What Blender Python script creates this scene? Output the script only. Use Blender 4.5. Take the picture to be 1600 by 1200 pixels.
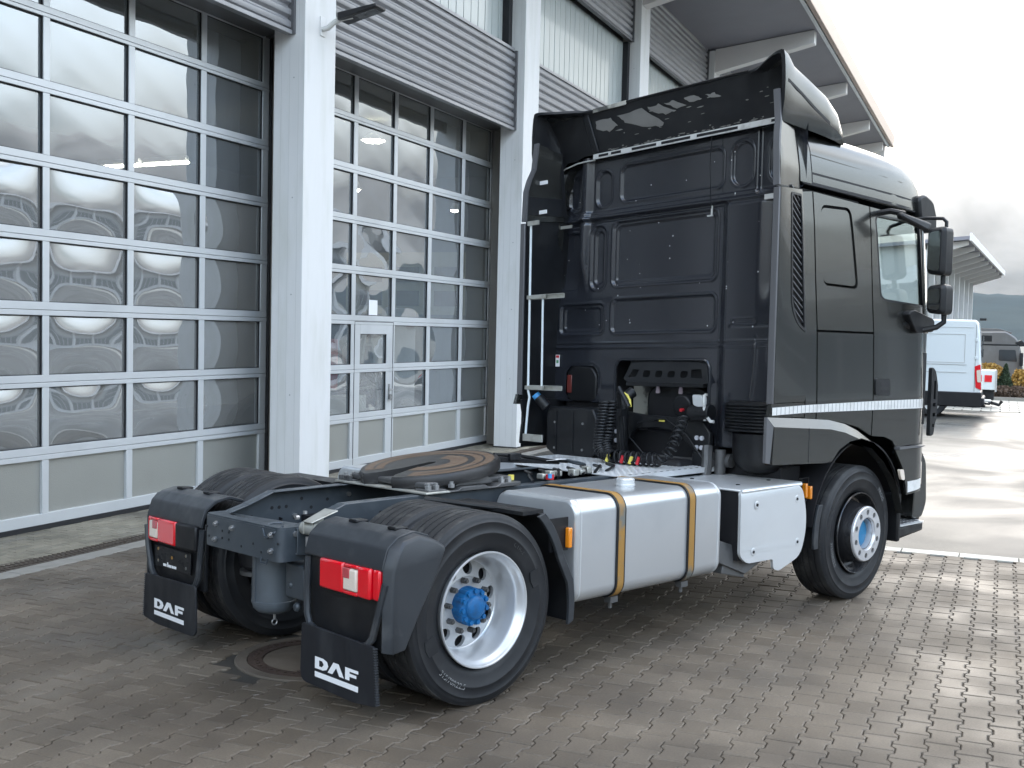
import bpy, bmesh, math, random
import numpy as np
from math import sin, cos, pi, radians, hypot, atan2, sqrt
from mathutils import Vector, Matrix
from mathutils.geometry import tessellate_polygon

for o in list(bpy.data.objects): bpy.data.objects.remove(o)
SC = bpy.context.scene
COL = SC.collection
random.seed(7)

# ------------------------------------------------------------------ camera
YAW, PITCH, ROLL = 0.7955561, -0.0508228, 0.0232741
CAM = Vector((-4.092425, -5.555838, 1.938999))
def cam_axes():
    f = Vector((cos(PITCH)*cos(YAW), cos(PITCH)*sin(YAW), sin(PITCH)))
    rt = Vector((sin(YAW), -cos(YAW), 0)); up = rt.cross(f)
    c, s = cos(ROLL), sin(ROLL)
    return c*rt+s*up, -s*rt+c*up, f
CR, CU, CF = cam_axes()
cd = bpy.data.cameras.new('camera'); cam = bpy.data.objects.new('camera', cd); COL.objects.link(cam)
cam.matrix_world = Matrix(((CR.x, CU.x, -CF.x, CAM.x), (CR.y, CU.y, -CF.y, CAM.y), (CR.z, CU.z, -CF.z, CAM.z), (0, 0, 0, 1)))
cd.sensor_width = 36; cd.lens = 36*1826.267/1600
cd.shift_x = (800-801.2215)/1600; cd.shift_y = (610.548-600)/1600
cd.clip_end = 9000; cd.clip_start = .05
SC.camera = cam
def px(p):                      # photo pixel of a world point, only used to rank paving stones by size
    d = Vector(p)-CAM; z = d.dot(CF)
    if z < .1: return None
    return 801.2+1826.27*d.dot(CR)/z, 610.5-1826.27*d.dot(CU)/z, z

# ------------------------------------------------------------------ world, sun, exposure
SUN_EL, SUN_AZ = radians(20), radians(34)        # direction to the sun, counter-clockwise from +X
W = bpy.data.worlds.new('World'); SC.world = W; W.use_nodes = True
nt = W.node_tree; nt.nodes.clear()
def wn(t, **k):
    n = nt.nodes.new(t)
    for a, b in k.items(): setattr(n, a, b)
    return n
def wl(a, b): nt.links.new(a, b)
out = wn('ShaderNodeOutputWorld'); bg = wn('ShaderNodeBackground'); bg.inputs[1].default_value = .13
wl(bg.outputs[0], out.inputs[0])
sky = wn('ShaderNodeTexSky', sky_type='NISHITA', sun_disc=False, sun_elevation=SUN_EL, sun_rotation=pi/2-SUN_AZ, air_density=1.2, dust_density=1.5, ozone_density=1.0)
tc = wn('ShaderNodeTexCoord')
sep = wn('ShaderNodeSeparateXYZ'); wl(tc.outputs['Generated'], sep.inputs[0])
def wm(op, a, b=None, c=None, clamp=False):
    n = wn('ShaderNodeMath', operation=op, use_clamp=clamp)
    for i, v in enumerate((a, b, c)):
        if v is None: continue
        if isinstance(v, (int, float)): n.inputs[i].default_value = v
        else: wl(v, n.inputs[i])
    return n.outputs[0]
zz = wm('MAXIMUM', sep.outputs[2], 0.0)
den = wm('ADD', zz, .26)
comb = wn('ShaderNodeCombineXYZ'); wl(wm('DIVIDE', sep.outputs[0], den), comb.inputs[0]); wl(wm('DIVIDE', sep.outputs[1], den), comb.inputs[1])
def noise(scale, det, off, rough=.55):
    mp = wn('ShaderNodeMapping'); mp.inputs['Location'].default_value = (off, off*.7, 0); wl(comb.outputs[0], mp.inputs[0])
    n = wn('ShaderNodeTexNoise'); n.inputs['Scale'].default_value = scale; n.inputs['Detail'].default_value = det; n.inputs['Roughness'].default_value = rough
    n.inputs['Distortion'].default_value = .35
    wl(mp.outputs[0], n.inputs[0]); return n.outputs[0]
def ramp(fac, stops):
    r = wn('ShaderNodeValToRGB'); e = r.color_ramp.elements
    while len(e) < len(stops): e.new(.5)
    for i, (p, c) in enumerate(stops): e[i].position = p; e[i].color = (c, c, c, 1) if not isinstance(c, tuple) else (*c, 1)
    wl(fac, r.inputs[0]); return r.outputs[0]
n1 = noise(.95, 9, 3.3); n2 = noise(1.8, 6, 11.0, .52)
mask = ramp(n1, [(.44, 0.10), (.60, 1.0)])
dotv = wn('ShaderNodeVectorMath', operation='DOT_PRODUCT'); wl(tc.outputs['Generated'], dotv.inputs[0])
dotv.inputs[1].default_value = (cos(SUN_EL)*cos(SUN_AZ), cos(SUN_EL)*sin(SUN_AZ), sin(SUN_EL))
glow = wm('POWER', wm('MAXIMUM', dotv.outputs['Value'], 0.0), 60.0)
lowf = wn('ShaderNodeMapRange'); lowf.interpolation_type = 'SMOOTHSTEP'; lowf.inputs[1].default_value = .02; lowf.inputs[2].default_value = .60; lowf.inputs[3].default_value = .15; lowf.inputs[4].default_value = 1.0
wl(sep.outputs[2], lowf.inputs[0])
cloudv = wm('MULTIPLY', wm('MULTIPLY', ramp(n2, [(.36, .42), (.50, .74), (.62, 1.0)]), lowf.outputs[0]), wm('MULTIPLY_ADD', glow, 10.0, 9.8))
cc = wn('ShaderNodeMix', data_type='RGBA'); cc.inputs[6].default_value = (1.01, 1.0, .985, 1); cc.inputs[7].default_value = (1.05, 1.0, .91, 1); wl(glow, cc.inputs[0])
cm = wn('ShaderNodeVectorMath', operation='SCALE'); wl(cc.outputs[2], cm.inputs[0]); wl(cloudv, cm.inputs['Scale'])
msk2 = wm('MAXIMUM', mask, wm('SUBTRACT', 1.25, wm('MULTIPLY', zz, 2.2), clamp=True))
skb = wn('ShaderNodeVectorMath', operation='SCALE'); wl(sky.outputs[0], skb.inputs[0]); wl(wm('SUBTRACT', 2.75, wm('MULTIPLY', wm('POWER', wm('MAXIMUM', dotv.outputs['Value'], 0.0), 2.0), 2.55)), skb.inputs['Scale'])
mx = wn('ShaderNodeMix', data_type='RGBA'); wl(msk2, mx.inputs[0]); wl(skb.outputs[0], mx.inputs[6]); wl(cm.outputs[0], mx.inputs[7])
wl(mx.outputs[2], bg.inputs[0])
sd = bpy.data.lights.new('sun', 'SUN'); sd.energy = .6; sd.angle = radians(45); sd.color = (1, .95, .88)
so = bpy.data.objects.new('sun', sd); COL.objects.link(so)
so.rotation_euler = Vector((-cos(SUN_EL)*cos(SUN_AZ), -cos(SUN_EL)*sin(SUN_AZ), -sin(SUN_EL))).to_track_quat('-Z', 'Y').to_euler()
SC.view_settings.view_transform = 'Standard'; SC.view_settings.look = 'None'
SC.view_settings.exposure = 2.06; SC.view_settings.gamma = 1; SC.view_settings.use_curve_mapping = False
SC.render.engine = 'CYCLES'

# ------------------------------------------------------------------ materials
def mat(name, col, rough=.5, metal=0, spec=.5, coat=0, var=0, vscale=6, bump=0, bscale=40, dirt=None, dscale=3, damt=.5, dlo=.5, dhi=.7, rvar=0, stretch=None, emit=None, coatr=.05, alpha=None):
    m = bpy.data.materials.new(name); m.use_nodes = True
    t = m.node_tree; b = t.nodes['Principled BSDF']
    b.inputs['Base Color'].default_value = (*col, 1); b.inputs['Roughness'].default_value = rough
    b.inputs['Metallic'].default_value = metal; b.inputs['Specular IOR Level'].default_value = spec
    b.inputs['Coat Weight'].default_value = coat; b.inputs['Coat Roughness'].default_value = coatr
    if emit: b.inputs['Emission Color'].default_value = (*emit[:3], 1); b.inputs['Emission Strength'].default_value = emit[3]
    co = t.nodes.new('ShaderNodeTexCoord'); src = co.outputs['Object']
    if stretch:
        mp = t.nodes.new('ShaderNodeMapping'); mp.inputs['Scale'].default_value = stretch; t.links.new(src, mp.inputs[0]); src = mp.outputs[0]
    def nz(s, d=5):
        n = t.nodes.new('ShaderNodeTexNoise'); n.inputs['Scale'].default_value = s; n.inputs['Detail'].default_value = d; t.links.new(src, n.inputs[0]); return n.outputs[0]
    cur = None
    if var:
        mixn = t.nodes.new('ShaderNodeMix'); mixn.data_type = 'RGBA'
        mixn.inputs[6].default_value = (*[c*(1-var) for c in col], 1); mixn.inputs[7].default_value = (*[min(1, c*(1+var)) for c in col], 1)
        t.links.new(nz(vscale), mixn.inputs[0]); cur = mixn.outputs[2]
    if dirt:
        mr = t.nodes.new('ShaderNodeMapRange'); mr.inputs[1].default_value = dlo; mr.inputs[2].default_value = dhi; mr.inputs[4].default_value = damt
        t.links.new(nz(dscale, 8), mr.inputs[0])
        mixn = t.nodes.new('ShaderNodeMix'); mixn.data_type = 'RGBA'; mixn.inputs[6].default_value = (*col, 1); mixn.inputs[7].default_value = (*dirt, 1)
        if cur: t.links.new(cur, mixn.inputs[6])
        t.links.new(mr.outputs[0], mixn.inputs[0]); cur = mixn.outputs[2]
    if cur: t.links.new(cur, b.inputs['Base Color'])
    if rvar:
        mr = t.nodes.new('ShaderNodeMapRange'); mr.inputs[1].default_value = .3; mr.inputs[2].default_value = .7; mr.inputs[3].default_value = max(.02, rough-rvar); mr.inputs[4].default_value = min(1, rough+rvar)
        t.links.new(nz(vscale*1.7), mr.inputs[0]); t.links.new(mr.outputs[0], b.inputs['Roughness'])
    if bump:
        bn = t.nodes.new('ShaderNodeBump'); bn.inputs['Strength'].default_value = bump; bn.inputs['Distance'].default_value = .01
        t.links.new(nz(bscale), bn.inputs['Height']); t.links.new(bn.outputs[0], b.inputs['Normal'])
    return m
M = {}
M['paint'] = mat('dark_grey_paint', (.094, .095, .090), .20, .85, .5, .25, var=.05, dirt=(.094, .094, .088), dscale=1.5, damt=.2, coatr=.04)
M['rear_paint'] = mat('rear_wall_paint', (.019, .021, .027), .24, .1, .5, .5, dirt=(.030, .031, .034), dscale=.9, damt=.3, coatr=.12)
M['black'] = mat('black_plastic', (.009, .0095, .011), .42, 0, .35, dirt=(.03, .03, .03), dscale=4, damt=.35, rvar=.08)
M['mud'] = mat('mudguard_plastic', (.028, .031, .035), .42, 0, .4, dirt=(.12, .12, .12), dscale=5, damt=.6, dlo=.54, dhi=.8, rvar=.1)
M['flap'] = mat('rubber_flap', (.014, .015, .018), .5, 0, .35, dirt=(.045, .047, .05), dscale=6, damt=.5, rvar=.1, stretch=(1, 1, .35))
M['dark'] = mat('inner_dark', (.006, .006, .008), .6)
M['steel'] = mat('frame_steel', (.050, .060, .070), .38, .15, .5, dirt=(.13, .14, .15), dscale=7, damt=.45, dlo=.55, dhi=.8, rvar=.1, var=.1)
M['steel2'] = mat('tank_steel', (.085, .10, .115), .45, .1, .5, dirt=(.05, .05, .05), dscale=5, damt=.5, rvar=.1)
M['galv'] = mat('galvanised', (.48, .48, .44), .45, .6, .5, dirt=(.28, .25, .2), dscale=14, damt=.5, rvar=.1)
M['bolt'] = mat('bolt_metal', (.36, .36, .36), .4, .8)
M['bolt_white'] = mat('zinc_bolt', (.62, .62, .66), .35, .4)
M['grease'] = mat('greasy_plate', (.022, .021, .021), .42, .2, .5, dirt=(.022, .02, .019), dscale=6, damt=.6)
M['casting'] = mat('cast_iron', (.10, .10, .10), .5, .4, dirt=(.04, .04, .04), dscale=9, damt=.6)
M['alu'] = mat('tank_aluminium', (.55, .565, .575), .28, .65, .5, dirt=(.42, .44, .46), dscale=2.6, damt=.35)
M['alu_box'] = mat('box_aluminium', (.64, .655, .66), .32, .45, .5, dirt=(.48, .49, .48), dscale=1.3, damt=.35)
M['tread'] = mat('tread_plate', (.68, .69, .69), .42, .3, bump=.1, bscale=120, dirt=(.35, .35, .34), dscale=4, damt=.6)
M['rust'] = mat('rusty_strap', (.30, .165, .045), .6, .1, .3, dirt=(.12, .14, .14), dscale=5, damt=.9, dlo=.49, dhi=.60, bump=.2, bscale=90)
M['tyre'] = mat('tyre_rubber', (.012, .013, .015), .5, 0, .35, dirt=(.034, .034, .034), dscale=5, damt=.5, rvar=.08)
M['tread_rubber'] = mat('tread_rubber', (.026, .026, .027), .6, 0, .35, dirt=(.085, .083, .078), dscale=9, damt=.7, rvar=.1)
M['letter'] = mat('tyre_lettering', (.20, .20, .20), .6)
M['rim'] = mat('silver_rim', (.60, .61, .62), .28, .6, .5, dirt=(.48, .48, .47), dscale=3, damt=.35)
M['rim_dark'] = mat('black_rim', (.022, .022, .024), .25, .3, .5, .5)
M['hub_alu'] = mat('hub_ring', (.62, .62, .63), .3, .6, dirt=(.3, .27, .24), dscale=16, damt=.6, dlo=.6, dhi=.75)
M['blue'] = mat('blue_hub', (.003, .10, .27), .5, 0, .4, dirt=(.02, .06, .14), dscale=18, damt=.7, bump=.2, bscale=90)
M['blue_cap'] = mat('blue_cap', (.02, .17, .34), .45, 0, .4, dirt=(.05, .12, .2), dscale=9, damt=.6)
M['red'] = mat('red_lens', (.68, .002, .012), .22, 0, .5, 1, bump=.12, bscale=160)
M['red2'] = mat('reflex_lens', (.50, .06, .07), .2, 0, .5, 1, bump=.6, bscale=260)
M['white_lens'] = mat('white_lens', (.72, .62, .52), .2, 0, .5, 1, bump=.25, bscale=120)
M['amber'] = mat('amber_lens', (.70, .22, .01), .2, 0, .5, 1, bump=.1)
M['white'] = mat('white_print', (.80, .80, .80), .5)
M['strip'] = mat('reflective_tape', (.74, .74, .72), .3, .15, .5, bump=.4, bscale=90, dirt=(.5, .5, .48), dscale=12, damt=.5)
M['bare'] = mat('bare_aluminium_strip', (.66, .66, .64), .4, .35, dirt=(.35, .34, .32), dscale=20, damt=.6)
M['cream'] = mat('cream_grp', (.42, .41, .36), .5, dirt=(.05, .05, .05), dscale=5, damt=.9, dlo=.5, dhi=.58)
M['worn'] = mat('worn_patch', (.16, .155, .145), .6, dirt=(.11, .108, .10), dscale=7, damt=.5)
M['rim_disc'] = mat('rim_disc', (.42, .43, .44), .38, .3, .5, dirt=(.26, .26, .25), dscale=5, damt=.5)  # darker than the rim: shading inside the dish put into the colour
M['jamb'] = mat('jamb_grey', (.17, .16, .145), .6)
M['yellow'] = mat('yellow_plastic', (.72, .62, .12), .4)
M['redpl'] = mat('red_plastic', (.5, .02, .03), .4)
M['bluepl'] = mat('blue_plastic', (.05, .28, .6), .4)
M['white_paint'] = mat('van_white', (.70, .75, .76), .25, 0, .5, .8)
# hall
M['column'] = mat('column_paint', (.72, .715, .70), .42, 0, .4, dirt=(.58, .58, .53), dscale=1.6, damt=.6, stretch=(2.5, 2.5, .5), var=.03)
M['clad'] = mat('corrugated_metal', (.31, .31, .32), .38, .45, .5, dirt=(.25, .25, .25), dscale=1.5, damt=.6, rvar=.05)
M['trim'] = mat('dark_trim', (.125, .125, .13), .45, .3)
M['soffit'] = mat('soffit_sheet', (.20, .195, .215), .55, var=.12, vscale=1.4)
M['beam'] = mat('beam_paint', (.74, .71, .68), .55)
M['fascia'] = mat('fascia_copper', (.42, .32, .26), .45, .2)
M['seal'] = mat('rubber_seal', (.012, .012, .014), .6)
M['doorframe'] = mat('door_aluminium', (.60, .615, .62), .38, .35, .5, var=.03, dirt=(.46, .475, .48), dscale=1.2, damt=.5)
M['panel'] = mat('stucco_panel', (.36, .36, .33), .36, .45, .5, bump=.25, bscale=130, var=.06, vscale=2, dirt=(.31, .30, .265), dscale=.9, damt=.6)
M['black_lamp'] = mat('lamp_black', (.02, .02, .022), .4)
M['hall_wall'] = mat('hall_wall_inside', (.30, .29, .26), .8)
M['hall_floor'] = mat('hall_floor', (.14, .135, .13), .5)
M['tube'] = mat('fluorescent', (1, 1, .9), .5, emit=(1, .98, .82, 9))
M['far_wall'] = mat('far_wall', (.42, .42, .41), .6, var=.05)
M['hill'] = mat('wooded_hill', (.012, .026, .032), .95, 0, .1, var=.5, vscale=.02, dirt=(.026, .040, .042), dscale=.006, damt=.7)
M['window'] = mat('dark_window', (.03, .035, .04), .08, 0, .5, .5)

def glass(name, tint=(.9, .94, .93), ior=1.9, rough=.015, refl=(.90, .95, 1.0), film=None):
    m = bpy.data.materials.new(name); m.use_nodes = True; t = m.node_tree; t.nodes.clear()
    o = t.nodes.new('ShaderNodeOutputMaterial'); mx = t.nodes.new('ShaderNodeMixShader'); fr = t.nodes.new('ShaderNodeFresnel'); fr.inputs[0].default_value = ior
    ge = t.nodes.new('ShaderNodeNewGeometry'); mr = t.nodes.new('ShaderNodeMapRange'); mr.inputs[3].default_value = ior; mr.inputs[4].default_value = 1/ior      # same reflectance from either side
    t.links.new(ge.outputs['Backfacing'], mr.inputs[0]); t.links.new(mr.outputs[0], fr.inputs[0])
    tr = t.nodes.new('ShaderNodeBsdfTransparent'); tr.inputs[0].default_value = (*tint, 1)
    gl = t.nodes.new('ShaderNodeBsdfGlossy'); gl.inputs['Roughness'].default_value = rough; gl.inputs[0].default_value = (*refl, 1)
    base = tr.outputs[0]
    if film:
        df = t.nodes.new('ShaderNodeBsdfDiffuse'); df.inputs[0].default_value = (*film[:3], 1)
        m2 = t.nodes.new('ShaderNodeMixShader'); m2.inputs[0].default_value = film[3]
        t.links.new(tr.outputs[0], m2.inputs[1]); t.links.new(df.outputs[0], m2.inputs[2]); base = m2.outputs[0]
    t.links.new(fr.outputs[0], mx.inputs[0]); t.links.new(base, mx.inputs[1]); t.links.new(gl.outputs[0], mx.inputs[2]); t.links.new(mx.outputs[0], o.inputs[0])
    return m
M['pane'] = glass('door_pane', (.74, .77, .76), 3.6, film=(.55, .60, .64, .14))
M['pane_milky'] = glass('dull_acrylic_pane', (.60, .60, .58), 3.3, .03, film=(.50, .50, .48, .30))
M['cabglass'] = glass('cab_glass', (.94, .97, .96), 1.75, refl=(.85, .92, .92))

def ground_mat(name, a, b, scale, rough0, rough1, rscale, bump, bscale, dark=None, dsc=.4, wet=None):
    m = bpy.data.materials.new(name); m.use_nodes = True; t = m.node_tree; p = t.nodes['Principled BSDF']
    co = t.nodes.new('ShaderNodeTexCoord')
    def nz(s, d=6, dist=0):
        n = t.nodes.new('ShaderNodeTexNoise'); n.inputs['Scale'].default_value = s; n.inputs['Detail'].default_value = d; n.inputs['Distortion'].default_value = dist; t.links.new(co.outputs['Object'], n.inputs[0]); return n.outputs[0]
    mx = t.nodes.new('ShaderNodeMix'); mx.data_type = 'RGBA'; mx.inputs[6].default_value = (*a, 1); mx.inputs[7].default_value = (*b, 1); t.links.new(nz(scale), mx.inputs[0]); cur = mx.outputs[2]
    if dark:
        r = t.nodes.new('ShaderNodeMapRange'); r.inputs[1].default_value = .42; r.inputs[2].default_value = .68; t.links.new(nz(dsc, 7, .6), r.inputs[0])
        m2 = t.nodes.new('ShaderNodeMix'); m2.data_type = 'RGBA'; t.links.new(r.outputs[0], m2.inputs[0]); t.links.new(cur, m2.inputs[6]); m2.inputs[7].default_value = (*dark, 1); cur = m2.outputs[2]
    t.links.new(cur, p.inputs['Base Color'])
    r = t.nodes.new('ShaderNodeMapRange'); r.inputs[1].default_value = .35; r.inputs[2].default_value = .65; r.inputs[3].default_value = rough0; r.inputs[4].default_value = rough1
    t.links.new(nz(rscale, 6, .8), r.inputs[0]); t.links.new(r.outputs[0], p.inputs['Roughness'])
    if bump:
        bn = t.nodes.new('ShaderNodeBump'); bn.inputs['Strength'].default_value = bump; bn.inputs['Distance'].default_value = .004
        t.links.new(nz(bscale, 3), bn.inputs['Height']); t.links.new(bn.outputs[0], p.inputs['Normal'])
    return m
def _asph(m): m.node_tree.nodes['Principled BSDF'].inputs['Specular IOR Level'].default_value = .30; return m
M['asphalt'] = _asph(ground_mat('wet_asphalt', (.08, .075, .065), (.13, .122, .105), 22, .26, .58, .45, .35, 130, dark=(.04, .04, .04), dsc=.35))
M['sand'] = ground_mat('joint_sand', (.022, .019, .015), (.042, .037, .030), 9, .8, .95, 3, .4, 80)
M['concrete'] = ground_mat('kerb_concrete', (.40, .385, .34), (.50, .48, .42), 8, .5, .8, 3, .3, 90)
M['border'] = ground_mat('border_slab', (.20, .19, .17), (.27, .255, .225), 8, .5, .8, 3, .3, 90)
M['iron'] = mat('manhole_iron', (.060, .042, .034), .6, .3, bump=.3, bscale=60)
M['grate'] = mat('channel_grate', (.075, .058, .045), .65, .3, bump=.3, bscale=60)
def paver_mat(name, attr, A, B_, pale, rough=(.50, .74)):
    m = bpy.data.materials.new(name); m.use_nodes = True; t = m.node_tree; p = t.nodes['Principled BSDF']
    if attr:
        at = t.nodes.new('ShaderNodeAttribute'); at.attribute_name = 'tone'; fac = at.outputs['Fac']
    else:
        at = t.nodes.new('ShaderNodeObjectInfo'); fac = at.outputs['Random']
    geo = t.nodes.new('ShaderNodeNewGeometry')
    def nz(s, d=5):
        n = t.nodes.new('ShaderNodeTexNoise'); n.inputs['Scale'].default_value = s; n.inputs['Detail'].default_value = d; t.links.new(geo.outputs['Position'], n.inputs[0]); return n.outputs[0]
    rp = t.nodes.new('ShaderNodeValToRGB'); e = rp.color_ramp.elements; e[0].position = 0; e[0].color = (*A, 1); e[1].position = .55; e[1].color = (*B_, 1); x = e.new(1); x.color = (*pale, 1)
    t.links.new(fac, rp.inputs[0])
    mx = t.nodes.new('ShaderNodeMix'); mx.data_type = 'RGBA'; mx.blend_type = 'MULTIPLY'; mx.inputs[0].default_value = 1
    r2 = t.nodes.new('ShaderNodeValToRGB'); e = r2.color_ramp.elements; e[0].position = .34; e[0].color = (.58, .57, .56, 1); e[1].position = .62; e[1].color = (1.14, 1.13, 1.10, 1)
    t.links.new(nz(1.1, 8), r2.inputs[0]); t.links.new(rp.outputs[0], mx.inputs[6]); t.links.new(r2.outputs[0], mx.inputs[7])
    m3 = t.nodes.new('ShaderNodeMix'); m3.data_type = 'RGBA'; m3.blend_type = 'MULTIPLY'; m3.inputs[0].default_value = 1
    r3 = t.nodes.new('ShaderNodeValToRGB'); e = r3.color_ramp.elements; e[0].position = .3; e[0].color = (.8, .8, .8, 1); e[1].position = .7; e[1].color = (1.15, 1.15, 1.15, 1)
    t.links.new(nz(90, 3), r3.inputs[0]); t.links.new(mx.outputs[2], m3.inputs[6]); t.links.new(r3.outputs[0], m3.inputs[7])
    t.links.new(m3.outputs[2], p.inputs['Base Color'])
    r = t.nodes.new('ShaderNodeMapRange'); r.inputs[1].default_value = .35; r.inputs[2].default_value = .65; r.inputs[3].default_value = rough[0]; r.inputs[4].default_value = rough[1]
    t.links.new(nz(1.7, 6), r.inputs[0]); t.links.new(r.outputs[0], p.inputs['Roughness'])
    bn = t.nodes.new('ShaderNodeBump'); bn.inputs['Strength'].default_value = .35; bn.inputs['Distance'].default_value = .003
    t.links.new(nz(160, 3), bn.inputs['Height']); t.links.new(bn.outputs[0], p.inputs['Normal'])
    return m
pv = ((.094, .075, .055), (.110, .089, .067), (.132, .108, .082))
M['paver'] = paver_mat('paver_stone', False, *pv); M['paver_s'] = paver_mat('paver_stone_bulk', True, *pv)
pt = ((.18, .165, .13), (.22, .20, .155), (.26, .238, .185))
M['tan'] = paver_mat('tan_paver', False, *pt, rough=(.5, .8)); M['tan_s'] = paver_mat('tan_paver_bulk', True, *pt, rough=(.5, .8))

# ------------------------------------------------------------------ mesh helpers
WL = {}
def wloc(o): return WL.get(o.name, Vector((0, 0, 0))) if o else Vector((0, 0, 0))
def warp(p):       # the truck stands a touch askew: its top leans a little towards the hall and its nose
    x, y, z = p
    return (x, y, z*(1-.0185*y-.01*max(x-3, 0)))
class MB:
    def __init__(s): s.v = []; s.f = []; s.c = []
    def cut(s): s.c.append((len(s.v), len(s.f)))       # a new separate piece starts here
    def add(s, vs, fs):
        n = len(s.v); s.v += [tuple(p) for p in vs]; s.f += [tuple(i+n for i in f) for f in fs]; return s
    def box(s, x0, x1, y0, y1, z0, z1):
        v = [(x, y, z) for x in (x0, x1) for y in (y0, y1) for z in (z0, z1)]
        return s.add(v, [(0, 1, 3, 2), (4, 6, 7, 5), (0, 4, 5, 1), (2, 3, 7, 6), (0, 2, 6, 4), (1, 5, 7, 3)])
    def hexa(s, a, b):                  # two quads of 4 points
        return s.add(list(a)+list(b), [(3, 2, 1, 0), (4, 5, 6, 7), (0, 1, 5, 4), (1, 2, 6, 5), (2, 3, 7, 6), (3, 0, 4, 7)])
    def prism(s, poly, a, b, ax='y'):    # poly in the two other axes, in xyz order
        def P(u, w, t): return {'x': (t, u, w), 'y': (u, t, w), 'z': (u, w, t)}[ax]
        n = len(poly); v = [P(u, w, a) for u, w in poly]+[P(u, w, b) for u, w in poly]
        return s.add(v, [tuple(range(n))[::-1], tuple(range(n, 2*n))]+[(i, (i+1) % n, n+(i+1) % n, n+i) for i in range(n)])
    def cyl(s, p0, p1, r0, r1=None, n=16, cap=True):
        r1 = r0 if r1 is None else r1
        p0 = Vector(p0); p1 = Vector(p1); d = (p1-p0).normalized(); a = d.orthogonal().normalized(); b = d.cross(a)
        v = [p0+r0*(cos(2*pi*i/n)*a+sin(2*pi*i/n)*b) for i in range(n)]+[p1+r1*(cos(2*pi*i/n)*a+sin(2*pi*i/n)*b) for i in range(n)]
        f = [(i, (i+1) % n, n+(i+1) % n, n+i) for i in range(n)]
        if cap: f += [tuple(range(n))[::-1], tuple(range(n, 2*n))]
        return s.add(v, f)
    def tube(s, path, r, n=8):
        path = [Vector(p) for p in path]; v = []; prev = None
        for i, p in enumerate(path):
            d = (path[min(i+1, len(path)-1)]-path[max(i-1, 0)]).normalized()
            a = d.orthogonal().normalized() if prev is None else (prev-d*prev.dot(d)).normalized()
            prev = a; b = d.cross(a)
            v += [p+r*(cos(2*pi*k/n)*a+sin(2*pi*k/n)*b) for k in range(n)]
        m = len(path); f = [(i*n+k, i*n+(k+1) % n, (i+1)*n+(k+1) % n, (i+1)*n+k) for i in range(m-1) for k in range(n)]
        return s.add(v, f+[tuple(range(n))[::-1], tuple(range((m-1)*n, m*n))])
    def lathe(s, prof, c, ax='y', n=48, closed=False):   # prof (radius, along-axis)
        c = Vector(c); v = []
        for r, t in prof:
            for k in range(n):
                a = 2*pi*k/n
                v.append(c+Vector({'y': (r*cos(a), t, r*sin(a)), 'z': (r*cos(a), r*sin(a), t), 'x': (t, r*cos(a), r*sin(a))}[ax]))
        m = len(prof); R = range(m if closed else m-1)
        return s.add(v, [(i*n+k, i*n+(k+1) % n, ((i+1) % m)*n+(k+1) % n, ((i+1) % m)*n+k) for i in R for k in range(n)])
def rrect(x0, x1, y0, y1, r, n=5):
    o = []
    for cx, cy, a0 in ((x1-r, y1-r, 0), (x0+r, y1-r, pi/2), (x0+r, y0+r, pi), (x1-r, y0+r, 3*pi/2)):
        o += [(cx+r*cos(a0+pi/2*i/n), cy+r*sin(a0+pi/2*i/n)) for i in range(n+1)]
    return o
def roundpoly(pts, r, n=4):
    o = []; m = len(pts)
    for i in range(m):
        p = Vector(pts[i]); a = (Vector(pts[i-1])-p); b = (Vector(pts[(i+1) % m])-p)
        rr = r[i] if isinstance(r, (list, tuple)) else r
        rr = min(rr, a.length*.45, b.length*.45); a = p+a.normalized()*rr; b = p+b.normalized()*rr
        for k in range(n+1):
            t = k/n; q = (1-t)**2*a+2*t*(1-t)*p+t*t*b; o.append((q.x, q.y))
    return o
def emit_obj(name, verts, faces, m, parent=None, smooth=35, bevel=0, wp=False, fixn=True, origin=None, bseg=2):
    me = bpy.data.meshes.new(name)
    if wp: verts = [warp(p) for p in verts]
    o0 = origin if origin is not None else (wloc(parent) if parent else Vector((0, 0, 0)))
    me.from_pydata([(p[0]-o0[0], p[1]-o0[1], p[2]-o0[2]) for p in verts], [], faces)
    if fixn:
        bm = bmesh.new(); bm.from_mesh(me); bmesh.ops.recalc_face_normals(bm, faces=bm.faces); bm.to_mesh(me); bm.free()
    if smooth is not None:
        me.polygons.foreach_set('use_smooth', [True]*len(me.polygons))
        if smooth < 180: me.set_sharp_from_angle(angle=radians(smooth))
    me.materials.append(m)
    ob = bpy.data.objects.new(name, me); COL.objects.link(ob)
    if parent: ob.parent = parent
    if parent is None or origin is not None:
        ob.location = Vector(o0)-(wloc(parent) if parent else Vector((0, 0, 0)))
    WL[ob.name] = Vector(o0)
    if bevel:
        b = ob.modifiers.new('bevel', 'BEVEL'); b.width = bevel; b.segments = bseg; b.limit_method = 'ANGLE'; b.angle_limit = radians(40); b.harden_normals = False
    return ob
def put(name, mb, m, parent=None, **k):
    if not getattr(mb, 'c', None): return emit_obj(name, mb.v, mb.f, m, parent, **k)
    c = mb.c+[(len(mb.v), len(mb.f))]; o = None
    for (a, fa), (b, fb) in zip(c, c[1:]): o = emit_obj(name, mb.v[a:b], [tuple(i-a for i in f) for f in mb.f[fa:fb]], m, parent, **k)
    return o
def thing(name, label, cat, loc=(0, 0, 0), group=None):
    o = bpy.data.objects.new(name, None); COL.objects.link(o); o.location = loc; o.empty_display_size = .3; WL[o.name] = Vector(loc)
    o['label'] = label; o['category'] = cat
    if group: o['group'] = group
    return o
def tag(o, label, cat, group=None):
    o['label'] = label; o['category'] = cat
    if group: o['group'] = group
    return o
def structure(o): o['kind'] = 'structure'; return o
def stuff(o): o['kind'] = 'stuff'; return o
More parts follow.
